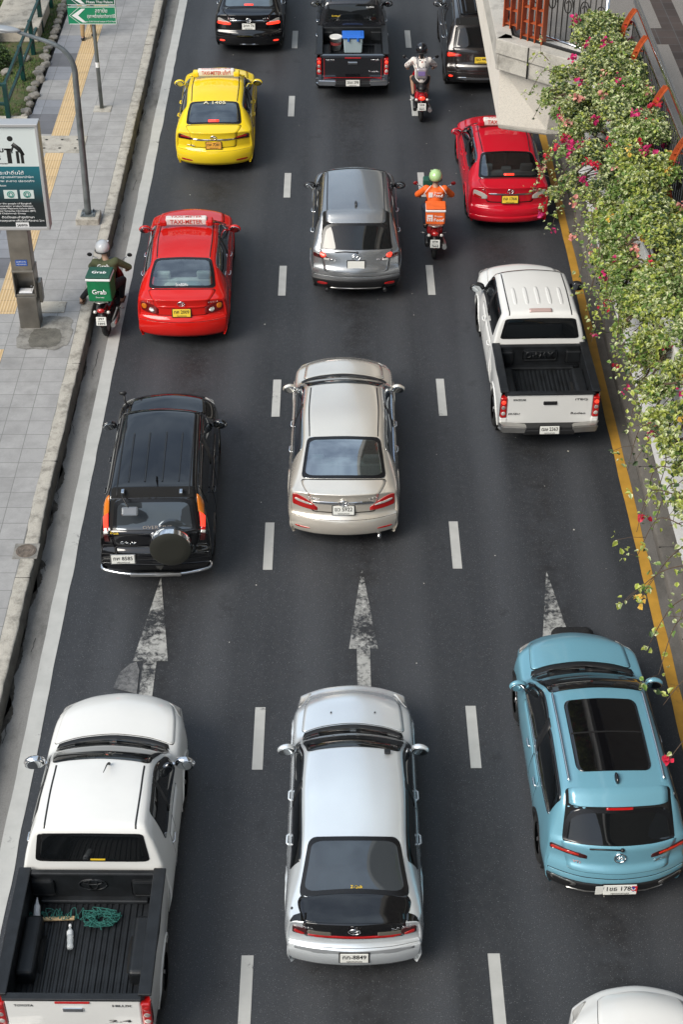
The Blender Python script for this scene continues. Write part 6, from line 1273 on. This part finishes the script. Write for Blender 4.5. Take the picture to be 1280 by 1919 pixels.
def person(label, J, shirt, pants, helmet=None, hair=None, at=(0, 0), z=0, rz=0, shoes=BLK, skin=SKIN, sleeve=1., shorts=False, sandals=False):
    """J: joints in the local frame. The body is one continuous remeshed skin; clothes are shells round it"""
    rt = root('person', label, 'person', (*at, z), rz); V = {k: Vector(v) for k, v in J.items()}
    P = [('c', V['pelvis'], V['chest'], .135, .145), ('b', V['pelvis'], (.165, .12, .12)), ('c', V['chest'], V['neck'], .12, .055), ('c', V['neck'], V['head'], .052, .05)]
    hd = V['head']; P += [('b', hd, (.078, .098, .115)), ('b', hd+Vector((0, .02, -.06)), (.055, .070, .055)), ('c', hd+Vector((0, .098, -.01)), hd+Vector((0, .113, -.032)), .010, .014), ('b', hd+Vector((-.08, -.005, -.015)), (.012, .022, .03)), ('b', hd+Vector((.08, -.005, -.015)), (.012, .022, .03)), ('b', hd+Vector((0, .088, -.062)), (.026, .012, .009))]
    for s, sg in (('l', -1), ('r', 1)):
        P += [('c', V['chest']+Vector((sg*.06, 0, .05)), V[s+'sho'], .09, .062), ('c', V[s+'sho'], V[s+'elb'], .055, .042), ('c', V[s+'elb'], V[s+'han'], .042, .027), ('c', V['pelvis']+Vector((sg*.05, 0, -.02)), V[s+'hip'], .10, .092), ('c', V[s+'hip'], V[s+'kne'], .088, .058), ('c', V[s+'kne'], V[s+'ank'], .056, .036)]
        f = (V[s+'han']-V[s+'elb']).normalized(); P += hand(V[s+'han']+f*.05, f, Vector((0, 0, 1)).cross(f)*(1 if sg < 0 else -1))
        ft = V.get(s+'toe', V[s+'ank']+Vector((0, .15, -.05))); P += [('c', V[s+'ank']+Vector((0, -.02, -.04)), ft, .036, .028)]
    link('body', blob(P, .0075, 2), skin, rt)
    for x in (-.032, .032):
        bm = B(); ball(bm, hd+Vector((x, .090, .005)), (.013, .008, .008), 6); ball(bm, hd+Vector((x, .0965, .005)), (.005, .003, .005), 5, mi=1); link('eye', bm, None, rt, mats=[WINK, INK])
    P = [('c', V['pelvis']+Vector((0, 0, .02)), V['chest'], .152, .168), ('c', V['chest'], V['neck']-Vector((0, 0, .05)), .14, .075), ('b', V['chest'], (.20, .14, .15))]
    for s, sg in (('l', -1), ('r', 1)):
        e = V[s+'sho'].lerp(V[s+'elb'], 1) if sleeve >= 1 else V[s+'sho'].lerp(V[s+'elb'], sleeve)
        P += [('c', V['chest']+Vector((sg*.06, 0, .05)), V[s+'sho'], .105, .080), ('c', V[s+'sho'], e, .075, .064)]
        if sleeve > 1: P += [('c', e, V[s+'elb'].lerp(V[s+'han'], sleeve-1), .062, .046)]
    link('shirt', blob(P, .014, 3), shirt, rt)
    P = [('b', V['pelvis']-Vector((0, 0, .02)), (.182, .142, .125))]
    for s, sg in (('l', -1), ('r', 1)):
        k = V[s+'kne'] if not shorts else V[s+'hip'].lerp(V[s+'kne'], .6)
        P += [('c', V['pelvis']+Vector((sg*.05, 0, -.03)), V[s+'hip'], .118, .108), ('c', V[s+'hip'], k, .104, .074)]
        if not shorts: P += [('c', k, V[s+'kne'].lerp(V[s+'ank'], .92), .072, .052)]
    link('trousers', blob(P, .014, 3), pants, rt)
    for s in 'lr':
        a = V[s+'ank']; ft = V.get(s+'toe', a+Vector((0, .15, -.05))); link('sandal' if sandals else 'shoe', blob([('c', a+Vector((0, -.03, -.055)), ft+Vector((0, .0, -.012)), .046, .038), ('b', (a+ft)/2-Vector((0, 0, .03)), (.046, .10, .03))] if not sandals else [('x', (a+ft)/2-Vector((0, 0, .052)), (.10, .27, .022), .008)], .010, 2), shoes, rt)
    if helmet:
        c = hd+Vector((0, -.012, .03)); bm = B(); ball(bm, c, (.138, .158, .140), 16)
        bmesh.ops.delete(bm, geom=[v for v in bm.verts if v.co.z < c.z-.085 or (v.co.y > c.y+.095 and v.co.z < c.z+.03)], context='VERTS')
        hl = link('helmet', bm, helmet, rt); md = hl.modifiers.new('s', 'SOLIDIFY'); md.thickness = .018; md.offset = -1
        bm = B(); tube(bm, [c+Vector((.139*math.cos(t), .159*math.sin(t), -.068)) for t in np.linspace(math.pi*1.02, math.pi*1.98, 14)], .010, 6); link('helmet_rim', bm, BLK, hl)
        bm = B(); box(bm, c+Vector((0, .145, .045)), (.20, .07, .015), .006); link('helmet_peak', bm, helmet, hl)
    if hair: link('hair', blob([('b', hd+Vector((0, -.02, .03)), (.09, .105, .105)), ('c', hd+Vector((0, -.07, -.02)), hd+hair[1], .065, .03)], .012, 3), hair[0], rt)
    return rt
RJ = dict(pelvis=(0, -.26, .90), chest=(0, -.16, 1.22), neck=(0, -.10, 1.42), head=(0, -.04, 1.56), lsho=(-.19, -.14, 1.34), rsho=(.19, -.14, 1.34), lelb=(-.36, .02, 1.13), relb=(.36, .02, 1.13), lhan=(-.33, .15, 1.04), rhan=(.33, .15, 1.04),
    lhip=(-.10, -.20, .86), rhip=(.10, -.20, .86), lkne=(-.20, .20, .76), rkne=(.20, .20, .76), lank=(-.17, .08, .42), rank=(.17, .08, .42))
def box_bag(label, at, rz, m1, m2, txt, lift, w_=.42, d_=.36, h_=.44, y=-.62, logo=False, ry=0):
    o = root('delivery_box', label, 'delivery box', (*at, 0), rz, None, 0, ry); z = .84
    bm = B(); box(bm, (0, y, z+h_/2), (w_, d_, h_), .03, seg=3); link('box_body', bm, m1, o); bm = B(); box(bm, (0, y, z+h_-.03), (w_+.02, d_+.02, .05), .015); link('reflective_band', bm, WINK, o)
    bm = B(); box(bm, (0, y, z+h_+.02), (w_+.015, d_+.015, .05), .02); ld = link('lid', bm, m2, o)
    f = Vector((0, y-d_/2-.003, z+h_*.42)); t_ = Vector((0, y-.02, z+h_+.046))
    if not logo: lettering(txt, .14, WINK, o, f, bold=.02, width=w_*.62); lettering('Express', .04, WINK, o, f-Vector((0, 0, .11)), bold=.01, width=.16); lettering(txt, .13, WINK, ld, t_, (1, 0, 0), (0, 1, 0), .02, width=w_*.62)
    else: 
        lettering('Food', .10, WINK, o, f+Vector((.07, 0, -.04)), bold=.03, width=.20); lettering('Shopee', .06, WINK, o, f+Vector((.06, 0, .05)), bold=.01, width=.17)
        bm = B(); box(bm, f+Vector((-.12, -.001, .01)), (.12, .003, .15), .001); lg = link('white_emblem', bm, WINK, o); bm = B(); [box(bm, f+Vector((x, -.004, zz)), s_) for x, zz, s_ in ((-.14, -.03, (.014, .003, .06)), (-.10, -.03, (.014, .003, .06)), (-.12, .03, (.07, .003, .014)))]; link('emblem_cutout', bm, m1, lg)
    return o
OLIVE = mat('olive_jacket', (.085, .095, .045), .9, bump=(40, .5), var=(9, .2)); GGREEN = mat('green_delivery_fabric', (.0, .16, .055), .7, bump=(60, .3), var=(6, .15)); DGREEN = mat('dark_green_fabric', (.01, .075, .05), .7, bump=(60, .3)); ORNG = mat('orange_fabric', (.82, .13, .015), .7, bump=(50, .3), var=(6, .1)); JEANS = mat('dark_jeans', (.025, .035, .06), .9, bump=(80, .4)); BLKF = mat('black_fabric', (.012, .012, .014), .9, bump=(60, .4))
# green delivery rider by the kerb
at, rz, ry = (-4.45, 27.55), -5, -2
scooter('black scooter with a green delivery box, squeezed between the kerb and the white line', at, rz, P_BLACK, '297', '1895', False, rack=True, ry=ry)
J = dict(RJ); J.update(lkne=(-.34, .10, .72), lank=(-.62, -.02, .42), ltoe=(-.60, .12, .36), lsho=(-.23, -.16, 1.32), rsho=(.17, -.14, 1.36), head=(-.09, -.02, 1.57), neck=(-.05, -.09, 1.42), relb=(.38, .04, 1.14))
rd = person('delivery rider in white helmet and olive jacket, one foot on the kerb', J, OLIVE, BLKF, mat('white_helmet', (.75, .75, .75), .2, coat=1), at=at, rz=rz, sleeve=1.75, sandals=True, shoes=mat('brown_sandal', (.09, .05, .03), .7))
lettering('Grab', .12, WINK, rd, (-.03, -.345, 1.34), (1, 0, .05), (0, .12, 1), .02, width=.24, name='jacket_lettering')
bm = B(); box(bm, (-.01, -.335, 1.18), (.36, .02, .10), .02, Matrix.Rotation(R(8), 3, 'Y')); link('green_jacket_band', bm, GGREEN, rd)
box_bag('green cube delivery box with white lettering on the back of the kerbside scooter', at, rz, GGREEN, DGREEN, 'Grab', 0, .46, .40, .50, ry=ry)
# orange delivery rider
at, rz = (2.06, 30.62), -1
scooter('dark red scooter between the grey SUV and the crimson taxi', at, rz, P_MAROON, 'ฮกพ', '7668', False, rake=1, rack=True)
rd = person('delivery rider in orange shirt and pale green helmet', RJ, ORNG, JEANS, mat('pale_green_helmet', (.42, .62, .28), .25, coat=1), at=at, rz=rz, sleeve=1.1)
lettering('Food', .09, WINK, rd, (.06, -.332, 1.27), bold=.03, width=.18, name='shirt_lettering', up=(0, .15, 1)); lettering('Shopee', .05, WINK, rd, (.05, -.322, 1.335), bold=.01, width=.15, name='shirt_lettering', up=(0, .2, 1)); bm = B(); box(bm, (-.10, -.328, 1.29), (.09, .006, .11), .002); link('shirt_emblem', bm, WINK, rd)
for s_ in (-1, 1): bm = B(); tube(bm, bez([(s_*.09, -.19, 1.44), (s_*.17, -.27, 1.38), (s_*.235, -.25, 1.27)], 4), .008, 5); link('reflective_piping', bm, WINK, rd)
box_bag('orange delivery box with white lettering behind the orange rider', at, rz, ORNG, ORNG, 'Food', 0, .40, .32, .34, logo=True)
bm = B(); box(bm, (-.10, .62, 1.12), (.24, .2, .2), .03); o = tag(link('green_bag', bm, DGREEN), 'small dark green bag at the front of the dark red scooter', 'bag'); o.location = (*at, 0)
# woman on the red scooter
at, rz = (2.06, 37.45), 0
scooter('bright red scooter with a lit round tail light under the floral-shirted rider', at, rz, paint('scooter_red_paint', (.38, .008, .015)), '558', '3802', True)
g = NT('floral_shirt'); v_ = g.n('ShaderNodeTexVoronoi', {'Vector': g.co, 'Scale': 14.}); c = g.mix(g.ramp(v_.outputs['Distance'], (.28, 1.), (.34, 0.)), (.70, .66, .62), g.ramp(v_.outputs['Color'], (.3, (.35, .12, .10)), (.6, (.05, .05, .06)))); FLOR = g.done(c, .9)
rd = person('rider in a white floral shirt and black helmet with a ponytail', RJ, FLOR, BLKF, mat('black_helmet', (.01, .01, .012), .15, coat=1), (mat('black_hair', (.008, .007, .007), .5), Vector((0, -.13, -.22))), at=at, rz=rz, sleeve=.9, shorts=True)
bg_ = root('backpack', 'small silver and pink backpack worn by the rider in the floral shirt', 'backpack', (*at, 0), rz); link('bag_body', blob([('x', (0, -.38, 1.10), (.28, .12, .28), .05)], .015, 3), mat('silver_backpack', (.38, .35, .37), .35, .4, bump=(20, .6)), bg_)
bm = B(); box(bm, (0, -.446, 1.12), (.17, .012, .11), .004); link('bag_print', bm, mat('violet_print', (.22, .16, .38), .5), bg_)
for s_ in (-1, 1): bm = B(); tube(bm, bez([(s_*.08, -.32, 1.18), (s_*.11, -.30, 1.34), (s_*.12, -.20, 1.44), (s_*.12, -.02, 1.36)], 4), .012, 6); link('strap', bm, mat('grey_strap', (.2, .2, .22), .8), bg_)
# pedestrian behind the sign
WJ = dict(pelvis=(0, 0, .95), chest=(0, .02, 1.30), neck=(0, .03, 1.48), head=(0, .05, 1.64), lsho=(-.19, .02, 1.42), rsho=(.19, .02, 1.42), lelb=(-.30, -.06, 1.18), relb=(.28, .06, 1.18), lhan=(-.30, .08, .98), rhan=(.30, .16, .98), lhip=(-.10, 0, .90), rhip=(.10, 0, .90), lkne=(-.11, -.02, .50), rkne=(.12, .14, .52), lank=(-.12, -.14, .10), rank=(.12, .14, .10))
person('pedestrian in khaki trousers and white shirt walking behind the green direction sign', WJ, mat('white_shirt', (.66, .66, .64), .9), mat('khaki_trousers', (.36, .24, .12), .9, bump=(40, .4)), None, (mat('black_hair'), Vector((0, -.05, -.06))), at=(-6.62, 41.35), z=.30, rz=0, sleeve=.6)

# rough black rubber roll lying in front of the light blue SUV
me = blob([('c', (-.20, 0, .13), (.20, 0, .13), .125, .125)], .02, 1); rn = random.Random(4)
o = link('rubber_roll', me, mat('rough_black_rubber', (.008, .008, .009), .9, bump=(22, 1.)))
for v in me.vertices: v.co += v.co.normalized()*rn.uniform(-.008, .008)
o.location = (3.57, 18.02, 0); tag(o, 'rough black rounded roll lying on the road at the nose of the light blue SUV', 'roll')
